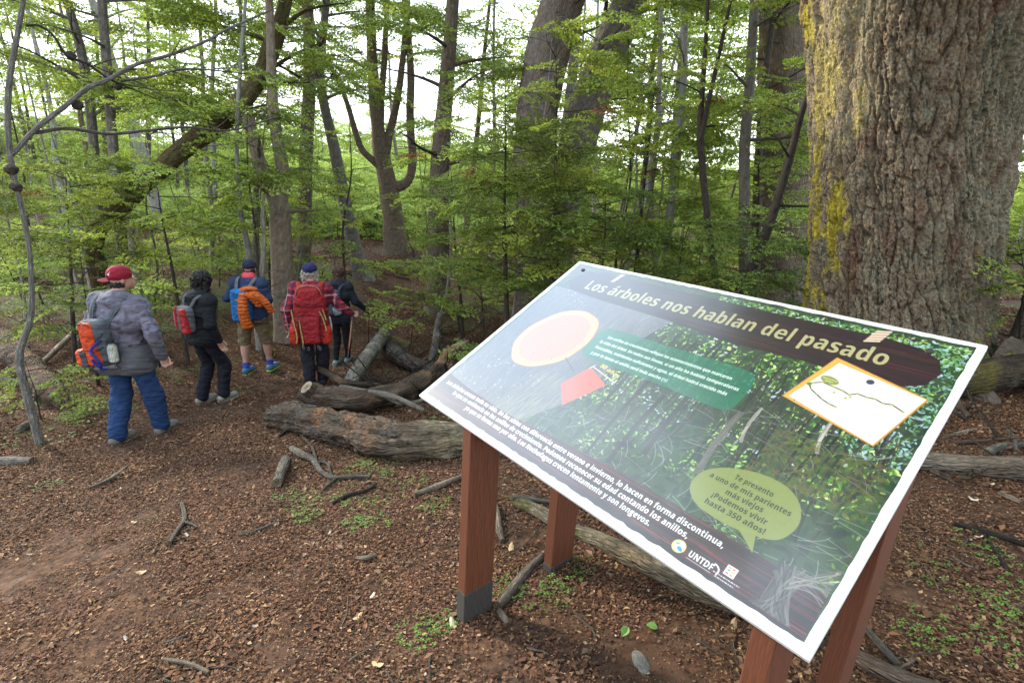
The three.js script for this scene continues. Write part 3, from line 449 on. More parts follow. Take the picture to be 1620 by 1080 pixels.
// ---------------------------------------------------------------- the giant old trunk with furrowed bark and yellow lichen
{
  const foot = hit(1440, 612), prof = [];
  const base = V(foot.x, H(foot.x, foot.z), foot.z); base.add(V(foot.x, 0, foot.z).normalize().multiplyScalar(0.75));
  base.y = H(base.x, base.z);
  const t = thing('giant_tree', 'giant old tree trunk with deeply furrowed bark and yellow lichen behind the sign', 'tree', null, base);
  for (const [px, py, w] of [[1412, 640, 246], [1412, 500, 238], [1419, 380, 244], [1431, 250, 256], [1445, 120, 288], [1459, 0, 330]]) { const q = plane(px, py, base); prof.push([q.y - base.y, q.x - base.x, q.z - base.z, 0.5 * metres(w, q)]); }
  const at = y => { let k = 0; while (k < prof.length - 2 && prof[k + 1][0] < y) k++; const [y0, x0, z0, r0] = prof[k], [y1, x1, z1, r1] = prof[k + 1], f = clamp((y - y0) / (y1 - y0), 0, 1.2); return [lerp(x0, x1, f), lerp(z0, z1, f), lerp(r0, r1, f)]; };
  const front = Math.atan2(-base.z, -base.x), R0 = 0.8;
  const cell = (x, y) => { // worley: distance to the nearest and second nearest crack seed
    const ix = Math.floor(x), iy = Math.floor(y); let a = 9, b = 9, id = 0;
    for (let j = -1; j < 2; j++) for (let i = -1; i < 2; i++) { const gx = ix + i, gy = iy + j; let h = Math.imul(gx, 374761393) + Math.imul(gy, 668265263); h = Math.imul(h ^ (h >>> 13), 1274126177); const r1 = ((h ^ (h >>> 16)) >>> 0) / 4294967296; h = Math.imul(h ^ 0x5bd1e995, 1540483477); const r2 = ((h ^ (h >>> 15)) >>> 0) / 4294967296; const d = Math.hypot(gx + r1 - x, gy + r2 - y); if (d < a) { b = a; a = d; id = r1; } else if (d < b) b = d; }
    return [a, b - a, id];
  };
  const angs = []; { let a = -Math.PI; while (a < Math.PI - 1e-6) { angs.push(a); const f = Math.abs(a) < 1.75; a += f ? 0.009 : 0.045; } angs.push(Math.PI); }
  const ys = []; { let y = -0.25; while (y < 3.75) { ys.push(y); y += 0.0088; } while (y < 9) { ys.push(y); y += 0.12; } }
  const pos = [], col = [], uv = [], idx = [], w = angs.length;
  for (const y of ys) for (const a of angs) {
    const th = front - a, cx = Math.cos(th), cz = Math.sin(th), cc = Math.cos(a), cs = Math.sin(a), s = a * R0;
    const swell = 0.06 * noise(cc * 1.4 + 3, y * 0.55, cs * 1.4) + 0.035 * noise(cc * 3.2, y * 1.0 + 5, cs * 3.2 + 9);
    const flare = 0.22 * Math.exp(-Math.max(0, y + 0.05) / 0.3) * (0.75 + 0.55 * noise(cc * 2.2 + 7, 0.3, cs * 2.2));
    const tap = -(y > 3.6 ? 0.07 * (y - 3.6) : 0), [ax, az, ar] = at(y);
    // furrows: long plates, split again across, with a twist and a wander
    const wx = 0.08 * fbm(s * 1.4, y * 0.7, 3, 2) + 0.012 * noise(s * 11, y * 5, 1) + 0.012 * noise(s * 34, y * 20, 4), ws = s + wx + 0.05 * y, fine = y < 3.8;
    let rel = 0, plate = 0.5;
    if (fine) {
      const q = cell(ws * 14, y * 2.6 + 0.5 * noise(ws * 5, y * 1.5, 8)), k = cell(ws * 27 + 11, y * 7), z = cell(ws * 52 + 3, y * 17);
      const c1 = sstep(0.02, 0.13, q[1]), c2 = sstep(0.0, 0.12, k[1]), c3 = sstep(0, 0.2, z[1]);
      rel = 0.032 * (c1 - 1) + 0.012 * (c2 - 1) + 0.006 * (c3 - 1) + 0.022 * (q[2] - 0.5) + 0.026 * (k[2] - 0.5) + 0.012 * z[2] + 0.016 * fbm(ws * 30, y * 12, 2, 3);
      plate = k[2];
    } else rel = 0.02 * fbm(ws * 8, y * 2, 2, 2);
    const hollow = -0.04 * Math.exp(-(Math.pow((a + 0.42 + 0.07 * Math.sin(y * 3)) / 0.07, 2))) * sstep(1.9, 2.4, y) * 0.9 - 0.025 * Math.exp(-Math.pow((a + 0.86) / 0.05, 2)) * sstep(0.9, 1.6, y) + 0.018 * Math.exp(-Math.pow((a + 0.95 - 0.05 * Math.sin(y * 2.5)) / 0.05, 2)) * sstep(0.6, 1.5, y);
    const smooth = sstep(0.45, 0.25, Math.abs(a + 0.62) + 0.1 * noise(s * 4, y * 3, 6)) * sstep(1.8, 2.5, y);       // the scar at the upper left
    const r = ar + swell + flare + tap + rel * (1 - 0.55 * smooth) + hollow;
    pos.push(ax + cx * r, y, az + cz * r); uv.push(s, y);
    // bark colours: grey brown plates, reddish inner bark in patches, grey-green crust, yellow lichen on the weather side
    const n = fbm(s * 2.2, y * 1.1, 5, 3), n2 = fbm(s * 13, y * 7, 9, 3), n3 = noise(s * 40, y * 26, 3);
    let c = C(0.135, 0.1, 0.068).multiplyScalar(0.85 + 0.5 * plate + 0.5 * n2 + 0.2 * n3);
    c.lerp(C(0.215, 0.175, 0.12), clamp(0.35 + 1.2 * n2 + 0.6 * n, 0, 0.75));
    c.lerp(C(0.1, 0.05, 0.033), clamp((noise(s * 5 + 30, y * 2.4, 1) - 0.22) * 3 + n3 * 0.2, 0, 0.65));
    c.lerp(C(0.135, 0.14, 0.095), clamp((fbm(s * 3 + 8, y * 1.7, 14, 3) + 0.25 * sstep(0.3, 0.8, a)) * 1.6, 0, 0.5));
    const lich = sstep(0.02, 0.34, fbm(s * 5.5, y * 1.1 + 4, 21, 3) + 0.42 * sstep(-0.28, -0.75, a) * (1 - 0.45 * sstep(1.6, 2.6, y)) - 0.2 + 0.55 * n2) * sstep(-0.1, -0.5, a);
    c.lerp(C(0.33, 0.27, 0.022).multiplyScalar(0.85 + 0.5 * n2 + 0.25 * n3), 0.85 * lich);
    c.lerp(C(0.26, 0.215, 0.13).multiplyScalar(1 + 0.5 * n2), 0.5 * smooth);
    col.push(Math.max(0.01, c.r), Math.max(0.01, c.g), Math.max(0.008, c.b));
  }
  for (let j = 0; j + 1 < ys.length; j++) for (let i = 0; i + 1 < w; i++) { const a = j * w + i, b = a + w; idx.push(a, a + 1, b, a + 1, b + 1, b); }
  const g = new THREE.BufferGeometry(); g.setAttribute('position', new THREE.Float32BufferAttribute(pos, 3)); g.setAttribute('color', new THREE.Float32BufferAttribute(col, 3)); g.setAttribute('uv', new THREE.Float32BufferAttribute(uv, 2)); g.setIndex(idx); g.computeVertexNormals();
  const fb = texture(256, 256, (u, v) => { const s = 0.5 + 0.7 * tileNoise(u, v, 26, 14, 3, 4); return [s, s, s]; }, false, 4);
  mesh('trunk', g, new THREE.MeshPhysicalMaterial({ specularIntensity: 0.25, vertexColors: true, roughness: 0.96, bumpMap: fb, bumpScale: 0.02, map: texture(512, 512, (u, v) => { const s = 0.7 + 0.6 * tileNoise(u, v, 40, 22, 13, 4), t = 0.08 * tileNoise(u, v, 12, 7, 5, 2); return [s + t, s, s - t]; }, true, 1.7), color: C(1.75, 1.75, 1.75) }), t);
  reseed(55); const spots = [];
  for (let k = 0; k < 26; k++) { const az = k * 2.4, el = rr(0.15, 0.8), u = rr(4.6, 8.8); limb(t, V(0, u, 0), V(Math.cos(az) * Math.cos(el), Math.sin(el), Math.sin(az) * Math.cos(el)), rr(2.4, 4.2), 0.09, { mat: M.brownBark, tone: TONE.mid, gap: 0.4, every: 0.32, size: 1.3, bare: 0.3 }, spots); }
  for (let k = 0; k < 11; k++) { const az = Math.atan2(-base.z - 1.4, -base.x + 0.6) + rr(-0.55, 0.55), el = rr(0.02, 0.4); limb(t, V(0, rr(4.4, 7.5), 0), V(Math.cos(az) * Math.cos(el), Math.sin(el), Math.sin(az) * Math.cos(el)), rr(4, 5.8), 0.1, { mat: M.brownBark, tone: TONE.mid, gap: 0.36, every: 0.3, size: 1.4, bare: 0.3, dead: 0 }, spots); }
  scatter('crown', t, SPRAY.mid, leafMat, spots, true);
  // surface roots
  for (const [a, l, r] of [[-1.05, 1.1, 0.13], [-0.3, 0.9, 0.12], [0.5, 0.9, 0.13], [1.15, 1.5, 0.17]]) {
    const th = front - a, pts = [0.62, 0.95, 1.3, 1.7].map((d, i) => { const q = 0.62 + (d - 0.62) * l, x = Math.cos(th + 0.12 * i * noise(a * 9, i, 1)) * q, z = Math.sin(th + 0.12 * i) * q; return V(x, H(base.x + x, base.z + z) - base.y + [0.22, 0.06, -0.03, -0.16][i], z); });
    mesh('root', tube(pts, [r * 1.3, r * 0.95, r * 0.55, r * 0.1], { sides: 12, amp: 0.25, freq: 3, step: 0.05, ridge: 0.25, rf: 3 }), M.brownBark, t);
  }
}
// ---------------------------------------------------------------- fallen logs and branches
reseed(606);
const flakeMat = [C(0.42, 0.34, 0.26), C(0.36, 0.24, 0.12), C(0.24, 0.2, 0.17)].map(c => new THREE.MeshStandardMaterial({ color: c, roughness: 0.9, side: THREE.DoubleSide }));
const woodTone = (base, alt, altAt = 0.12) => (q, t, a) => { const n = fbm(q.x * 9, q.y * 9, q.z * 9, 3), m = noise(q.x * 3 + 5, q.y * 3, q.z * 3), k = 1 + 0.7 * n; const c = base.clone().multiplyScalar(k); return c.lerp(alt, sstep(altAt, altAt + 0.25, m + 0.3 * n) * 0.85); };
const onGround = (list, sink = 0.8) => list.map(([px, py, w]) => { let p = hit(px, py), r = 0.5 * metres(w, p); p = hit(px, py, r * sink); r = 0.5 * metres(w, p); return [p, r]; });
function lay(name, label, category, group, list, o = {}) {                   // a piece of wood lying on the ground, from its middle line and widths in the photograph
  const pr = onGround(list, o.sink ?? 0.8), base = V(0, 0, 0); pr.forEach(([p]) => base.add(p)); base.multiplyScalar(1 / pr.length); base.y = H(base.x, base.z);
  const t = thing(name, label, category, group, base), pts = pr.map(([p], i) => { const q = p.clone(); if (o.rise) q.y += o.rise[i] || 0; if (o.lift) q.y += o.lift; return q.sub(base); });
  const up = t.userData; up.kind = 'thing';
  const rad = []; const m = 12, ls = [0]; for (let i = 1; i < pts.length; i++) ls.push(ls[i - 1] + pts[i].distanceTo(pts[i - 1]));
  for (let i = 0; i <= m; i++) { const s = ls[ls.length - 1] * i / m; let k = 0; while (k < ls.length - 2 && ls[k + 1] < s) k++; rad.push(lerp(pr[k][1], pr[k + 1][1], clamp((s - ls[k]) / (ls[k + 1] - ls[k]), 0, 1))); }
  const even = new THREE.CatmullRomCurve3(pts, false, 'centripetal').getSpacedPoints(Math.max(4, pts.length + 2));
  const g = tube(even, rad, { sides: o.sides || 10, step: o.step || 0.03, amp: o.amp ?? 0.2, freq: o.freq ?? 5, ridge: o.ridge || 0, rf: o.rf || 3, color: o.color || woodTone(C(0.15, 0.125, 0.1), C(0.26, 0.235, 0.2)), endColor: o.endColor || C(0.3, 0.22, 0.14), endCore: o.endCore, endOut: o.endOut || 0, shape: o.shape });
  mesh(o.part || 'stem', g, o.mat || M.rough, t);
  return { t, base, pts, rad };
}
const greyW = woodTone(C(0.2, 0.175, 0.14), C(0.32, 0.28, 0.23)), brownW = woodTone(C(0.1, 0.07, 0.048), C(0.2, 0.12, 0.07), 0.2), paleW = woodTone(C(0.36, 0.29, 0.21), C(0.22, 0.15, 0.1), 0.25), darkW = woodTone(C(0.07, 0.055, 0.045), C(0.12, 0.1, 0.08)), mossW = woodTone(C(0.14, 0.11, 0.07), C(0.2, 0.17, 0.04), 0.05);
{ // the sawn, knotted log beside the path
  const A = lay('fallen_log', 'knotted fallen log with peeling bark lying in front of the sign post', 'log', null, [[432, 657, 36], [468, 660, 46], [520, 674, 50], [575, 686, 56], [620, 696, 64], [660, 702, 62], [700, 698, 56], [750, 694, 52], [800, 696, 50]], { amp: 0.5, freq: 3.0, ridge: 0.4, rf: 3.4, sides: 56, step: 0.015, color: (q, t, a) => { const b = brownW(q, t, a); const c = b.lerp(C(0.115, 0.09, 0.066), 0.5 + 0.6 * noise(q.x * 5, q.y * 5, q.z * 5)); const pk = sstep(0.1, 0.3, noise(q.x * 4 + 9, q.y * 4, q.z * 4)); c.lerp(C(0.24, 0.12, 0.06), 0.7 * pk * sstep(0.25, 0.35, t) * (1 - sstep(0.6, 0.7, t))); return c.lerp(C(0.25, 0.2, 0.13).multiplyScalar(1 + 0.6 * noise(q.x * 30, q.y * 6, q.z * 30)), sstep(0.70, 0.8, t + 0.1 * noise(q.x * 6, 1, q.z * 6))); }, endColor: C(0.27, 0.16, 0.09) });
  for (let k = 0; k < 26; k++) {                                                  // lifted plates of bark
    const u = rr(0.05, 0.62), i = u * (A.pts.length - 1), p = A.pts[Math.floor(i)].clone().lerp(A.pts[Math.min(A.pts.length - 1, Math.floor(i) + 1)], i % 1), r = A.rad[Math.round(u * 12)] * 1.03, a = rr(0.1, 2.2);
    const d = V(-0.25 * Math.cos(a), Math.sin(a), 0.95 * Math.cos(a)).normalize(), g = new THREE.BoxGeometry(rr(0.05, 0.13), 0.008, rr(0.03, 0.06), 5, 1, 3), ps = g.attributes.position;
    for (let j = 0; j < ps.count; j++) { const x = ps.getX(j), z = ps.getZ(j); ps.setXYZ(j, x + 0.012 * noise(x * 40, z * 40, k), ps.getY(j) - 3 * z * z + 0.008 * noise(x * 30, z * 30, k + 5), z + 0.01 * noise(x * 40, z * 40, k + 9)); } g.computeVertexNormals();
    const m = mesh('bark_plate', g, rnd() < 0.5 ? M.brownBark : M.greyBark, A.t); m.position.copy(p).addScaledVector(d, r); m.quaternion.copy(new THREE.Quaternion().setFromUnitVectors(UP, d)); m.rotateY(rr(-0.4, 0.4));
  }
}
lay('fallen_log', 'fallen log with a pale sawn stub, running back under the sign from the knotted log', 'log', null, [[490, 624, 36], [530, 632, 38], [580, 634, 36], [630, 622, 34], [680, 598, 34], [725, 575, 32], [790, 552, 30]], { amp: 0.45, freq: 3.4, ridge: 0.35, rf: 3, sides: 32, step: 0.025, color: brownW, sink: 1.15, endColor: C(0.4, 0.3, 0.2) });
{ const p = hit(492, 618, 0.26), t = thing('log_stub', 'short sawn branch stub with a pale flat cut on the log', 'log', null, p); mesh('stub', tube([V(0.1, -0.16, -0.05), V(0.03, -0.03, 0), V(-0.03, 0.06, 0.05)], [0.11, 0.09, 0.075], { sides: 18, amp: 0.14, color: brownW, endColor: C(0.5, 0.4, 0.29), endCore: C(0.44, 0.33, 0.22), step: 0.02 }), M.rough, t); }
lay('sawn_branch', 'grey sawn branch standing out of the log pile towards the path', 'branch', null, [[550, 622, 22], [572, 596, 23], [592, 572, 22], [609, 553, 21]], { rise: [0.1, 0.16, 0.22, 0.28], color: greyW, amp: 0.1, sides: 16, endColor: C(0.33, 0.27, 0.2) });
lay('fallen_branch', 'dark mossy branch lying across behind the log pile', 'branch', null, [[606, 548, 26], [640, 574, 24], [670, 586, 23], [695, 590, 20]], { color: darkW, sides: 12, rise: [0.06, 0.05, 0.04, 0.02] });
lay('fallen_branch', 'short mossy stump end behind the grey sawn branch', 'branch', null, [[604, 545, 24], [625, 552, 24], [648, 556, 20]], { color: mossW, sides: 12, rise: [0.1, 0.08, 0.05] });
lay('fallen_branch', 'crooked grey branch lying along the top of the log pile', 'branch', null, [[490, 602, 9], [520, 616, 10], [552, 628, 12], [590, 624, 9], [625, 622, 7], [660, 622, 5]], { rise: [0.26, 0.22, 0.17, 0.12, 0.08, 0.05], color: brownW, sides: 8 });
lay('fallen_branch', 'smooth grey branch resting across the knotted log', 'branch', null, [[540, 642, 9], [575, 650, 10], [612, 654, 11], [640, 662, 9], [672, 672, 7]], { rise: [0.22, 0.22, 0.2, 0.18, 0.14], color: greyW, sides: 9 });
lay('fallen_branch', 'short branch poking out of the knotted log', 'branch', null, [[612, 654, 9], [648, 660, 9], [680, 650, 8], [715, 645, 7]], { rise: [0.18, 0.14, 0.14, 0.14], color: greyW, sides: 9 });
{ // broken, splintered snag beside the log pile
  const p = hit(705, 605), t = thing('broken_snag', 'splintered pale snag of torn wood beside the log pile', 'snag', null, p);
  const tip = plane(742, 538, p).sub(p), mid = plane(712, 562, p).sub(p);
  mesh('torn_trunk', tube([V(-0.06, -0.1, 0), V(-0.01, 0.1, 0), mid, tip], [0.16, 0.14, 0.09, 0.015], { sides: 24, amp: 0.4, freq: 3, ridge: 0.5, rf: 3.2, color: woodTone(C(0.3, 0.21, 0.13), C(0.2, 0.1, 0.06), 0.1), step: 0.02 }), M.rough, t);
  for (let k = 0; k < 7; k++) { const b = V(rr(-0.1, 0.1), 0.02, rr(-0.08, 0.1)); mesh('splinter', tube([b, b.clone().lerp(tip, 0.4).add(V(rr(-0.03, 0.03), 0, rr(-0.03, 0.03))), tip.clone().multiplyScalar(rr(0.6, 1.02)).add(V(rr(-0.1, 0.04), 0, rr(-0.06, 0.06)))], [0.03, 0.022, 0.004], { sides: 5, amp: 0.3, color: paleW }), M.rough, t); }
}
{ const p = hit(684, 570), t = thing('upright_branch', 'grey upright branch leaning behind the splintered snag', 'branch', null, p); mesh('stem', tube([V(0, -0.1, 0), plane(690, 540, p).sub(p), plane(692, 515, p).sub(p), plane(697, 495, p).sub(p)], [0.085, 0.07, 0.05, 0.045], { sides: 14, amp: 0.2, freq: 4, color: greyW, step: 0.03 }), M.rough, t); }
{ // grey dead shrub skeleton
  const p = hit(766, 528), t = thing('dead_shrub', 'bare forked grey dead shrub beside the left edge of the sign', 'dead shrub', null, p), q = (x, y, z = 0) => plane(x, y, p).sub(p).add(V(0, 0, z));
  for (const [l, r] of [[[[766, 530], [764, 490], [760, 455], [754, 420]], [0.022, 0.02, 0.018, 0.013]], [[[764, 478], [752, 462], [735, 455], [718, 452]], [0.015, 0.013, 0.011, 0.005]], [[[764, 474], [790, 468], [815, 458], [850, 462]], [0.013, 0.012, 0.01, 0.006]], [[[766, 480], [772, 492], [780, 500]], [0.012, 0.01, 0.006]], [[[760, 455], [745, 446], [740, 436]], [0.01, 0.007, 0.004]]]) mesh('branch', tube(l.map(([x, y], i) => q(x, y, 0.03 * i)), r, { sides: 7, amp: 0.15, freq: 5, color: greyW, step: 0.04 }), M.rough, t);
}
// logs at the left, below the slender tree
lay('fallen_log', 'old brown log sloping down at the foot of the slender grey tree', 'log', null, [[0, 556, 40], [30, 578, 40], [60, 602, 38], [84, 622, 36], [98, 630, 30]], { color: brownW, amp: 0.2, sides: 26, ridge: 0.15, rise: [0.22, 0.14, 0.06, 0, 0] });
lay('fallen_branch', 'long thin branch lying below the old brown log', 'branch', null, [[0, 597, 9], [30, 604, 9], [70, 612, 8]], { color: greyW });
lay('fallen_log', 'short grey log end lying on the litter before the slender grey tree', 'log', null, [[-14, 730, 17], [15, 730, 16], [52, 729, 13]], { color: greyW, sides: 14 });
lay('tree_stub', 'small weathered stub of wood sticking up from the litter', 'stub', null, [[26, 684, 9], [38, 674, 13], [52, 666, 8]], { color: greyW, amp: 0.4, sides: 14 });
lay('fallen_branch', 'long pale branch across the slope behind the red cap hiker', 'branch', null, [[60, 580, 8], [110, 545, 9], [150, 520, 9], [200, 500, 8]], { color: paleW, rise: [0, 0.12, 0.2, 0.2] });
lay('fallen_branch', 'pale branch on the ground behind the slender grey tree', 'branch', null, [[0, 425, 11], [30, 410, 11], [65, 385, 10], [90, 370, 8]], { color: paleW, rise: [0.0, 0.0, 0.0, 0] });
lay('fallen_log', 'pale rotting log lying across the ground behind the black haired hiker', 'log', null, [[230, 472, 9], [280, 474, 10], [330, 476, 9]], { color: paleW });
// sticks on the litter in front
const stick = (label, list, color = greyW, o = {}) => lay(o.name || 'stick', label, 'stick', o.group, list, { color, sides: o.sides || 8, amp: 0.22, step: 0.015, sink: 1.25, lift: 0.012, ...o });
{ const s = stick('grey forked stick lying alone on the litter', [[268, 862, 7], [276, 848, 7], [291, 826, 8], [291, 812, 6], [288, 798, 5]]); const p = hit(291, 826, 0.012).sub(s.base), q = [[291, 826], [302, 828], [312, 834]].map(([x, y]) => hit(x, y, 0.028).sub(s.base)); mesh('fork', tube(q, [0.011, 0.008, 0.005], { sides: 7, amp: 0.2, color: greyW, step: 0.015 }), M.rough, s.t); }
stick('thick broken grey branch piece with a torn end on the litter', [[452, 729, 16], [446, 745, 17], [438, 766, 16]], greyW);
{ const s = stick('branching grey stick below the knotted log', [[462, 711, 10], [480, 722, 12], [496, 730, 10], [508, 748, 8], [530, 758, 8], [560, 756, 7], [586, 756, 6]]); for (const l of [[[496, 730], [515, 732], [522, 745], [526, 756]], [[500, 728], [492, 705], [478, 690]], [[530, 758], [512, 772], [508, 778]]]) mesh('fork', tube(l.map(([x, y]) => hit(x, y, 0.028).sub(s.base)), [0.013, 0.01, 0.006], { sides: 7, amp: 0.2, color: greyW, step: 0.02 }), M.rough, s.t); }
stick('thin grey stick leaning against the end of the knotted log', [[440, 692, 4], [462, 676, 5], [482, 648, 5]], brownW);
stick('pair of thin dark sticks among the seedlings', [[525, 798, 6], [555, 784, 7], [580, 778, 6], [595, 768, 4]], darkW);
stick('long pale stripped stick lying towards the sign post', [[655, 784, 8], [680, 776, 9], [705, 766, 9], [735, 754, 7]], paleW);
stick('pale bone coloured stick beside the sign post', [[781, 795, 9], [785, 815, 12], [789, 840, 12], [795, 858, 7]], paleW, { amp: 0.35 });
stick('smooth brown branch half buried behind the front sign post', [[788, 962, 15], [805, 942, 16], [828, 912, 15], [858, 884, 14]], woodTone(C(0.2, 0.16, 0.125), C(0.14, 0.1, 0.075)), { sides: 14, sink: 0.6 });
stick('short broken wood chip in front of the smooth brown branch', [[790, 970, 9], [797, 980, 11], [803, 990, 6]], paleW, { amp: 0.4 });
{ // the long split limb under the panel
  const col = woodTone(C(0.26, 0.21, 0.14), C(0.2, 0.18, 0.07), 0.1);
  const s = lay('split_limb', 'long weathered split limb lying under the sign panel', 'branch', null, [[806, 788, 9], [830, 796, 13], [865, 812, 15], [900, 836, 20], [950, 856, 26], [1000, 880, 34], [1050, 905, 36], [1110, 935, 32], [1180, 965, 26]], { color: col, amp: 0.3, ridge: 0.4, rf: 2.6, sides: 26, step: 0.02 });
  mesh('split_strand', tube([[812, 786], [840, 790], [870, 794]].map(([x, y]) => hit(x, y, 0.03).sub(s.base)), [0.02, 0.02, 0.008], { sides: 7, amp: 0.3, color: greyW, step: 0.03 }), M.rough, s.t);
  mesh('split_strand', tube([[815, 797], [840, 806], [868, 824], [905, 850]].map(([x, y]) => hit(x, y, 0.03).sub(s.base)), [0.022, 0.026, 0.024, 0.012], { sides: 7, amp: 0.3, color: col, step: 0.03 }), M.rough, s.t);
}
stick('pale stripped stick lying alone on open litter far from the sign', [[258, 1046, 6], [285, 1050, 7], [312, 1058, 7], [330, 1068, 6]], paleW);
stick('pale stripped stick behind the forked stick', [[140, 774, 5], [165, 764, 6], [185, 752, 6], [200, 740, 4]], paleW);
stick('short round stick with a pale cut end', [[565, 886, 7], [580, 885, 7], [594, 882, 6]], paleW);
stick('grey stick in the litter below the forked stick', [[252, 1022, 4], [275, 1016, 5], [297, 1008, 4]], greyW);
stick('thin bent stick running past the seedlings', [[378, 850, 4], [405, 842, 5], [430, 832, 4], [445, 826, 3]], greyW);
// right side, behind and beside the sign
lay('fallen_log', 'long barkless log lying past the corner of the sign that carries the map', 'log', null, [[1440, 728, 34], [1490, 733, 34], [1550, 738, 36], [1620, 741, 38], [1700, 745, 38]], { color: woodTone(C(0.19, 0.15, 0.11), C(0.28, 0.225, 0.17)), sides: 26, amp: 0.14, ridge: 0.18 });
lay('fallen_log', 'dark mossy log against the foot of the giant trunk', 'log', null, [[1500, 612, 50], [1550, 606, 52], [1600, 602, 54], [1680, 604, 54]], { color: woodTone(C(0.075, 0.058, 0.04), C(0.12, 0.1, 0.03), 0.15), sides: 30, amp: 0.4, ridge: 0.35, rise: [0.02, 0.06, 0.08, 0.08] });
lay('bark_slab', 'pale slab of bark on the debris between the barkless log and the mossy log', 'bark', null, [[1490, 694, 5], [1525, 684, 8], [1566, 678, 5]], { color: paleW, amp: 0.35 });
lay('fallen_branch', 'curved grey branch on the debris above the barkless log', 'branch', null, [[1560, 716, 14], [1590, 706, 14], [1625, 704, 12]], { color: greyW });
lay('fallen_branch', 'bent grey branch arching over the debris beside the barkless log', 'branch', null, [[1590, 694, 6], [1600, 706, 6], [1606, 720, 5]], { color: greyW, rise: [0.06, 0.06, 0.03] });
stick('dark stick on the litter before the long barkless log', [[1508, 830, 7], [1545, 840, 9], [1580, 850, 9], [1630, 868, 8]], darkW);
stick('thin dark twig branching off the dark stick before the barkless log', [[1546, 842, 6], [1570, 868, 6], [1592, 905, 5]], darkW);
stick('grey stick at the foot of the rear sign post', [[1372, 1000, 10], [1395, 1028, 12], [1420, 1056, 11]], greyW);
lay('fallen_log', 'brown round log behind the foot of the rear sign post', 'log', null, [[1335, 1030, 24], [1380, 1052, 27], [1440, 1078, 28], [1500, 1098, 28]], { color: woodTone(C(0.2, 0.14, 0.1), C(0.27, 0.2, 0.14)), sides: 20, amp: 0.12 });
stick('small pale twig crossing the grey stick', [[1418, 1062, 4], [1436, 1054, 5], [1450, 1046, 4]], paleW);
stick('short curved pale stick close to the long barkless log', [[1580, 782, 6], [1598, 790, 9], [1615, 798, 6]], paleW);
{ // grey flat stone near the sign
  const p = hit(1016, 1054, 0), g = new THREE.IcosahedronGeometry(0.5, 4), ps = g.attributes.position; for (let i = 0; i < ps.count; i++) { const v = V(ps.getX(i), ps.getY(i), ps.getZ(i)), k = 1 + 0.25 * fbm(v.x * 2, v.y * 2, v.z * 2, 3); ps.setXYZ(i, v.x * k * 0.055, v.y * k * 0.03, v.z * k * 0.11); } g.computeVertexNormals();
  const m = mesh('bark_piece', g, bark(0.17, 0.165, 0.14, 0.004)); tag(m, 'flat grey oval piece of bark lying under the sign', 'bark'); m.position.copy(p).add(V(0, 0.006, 0)); m.rotation.set(0.1, 0.25, 0);
}
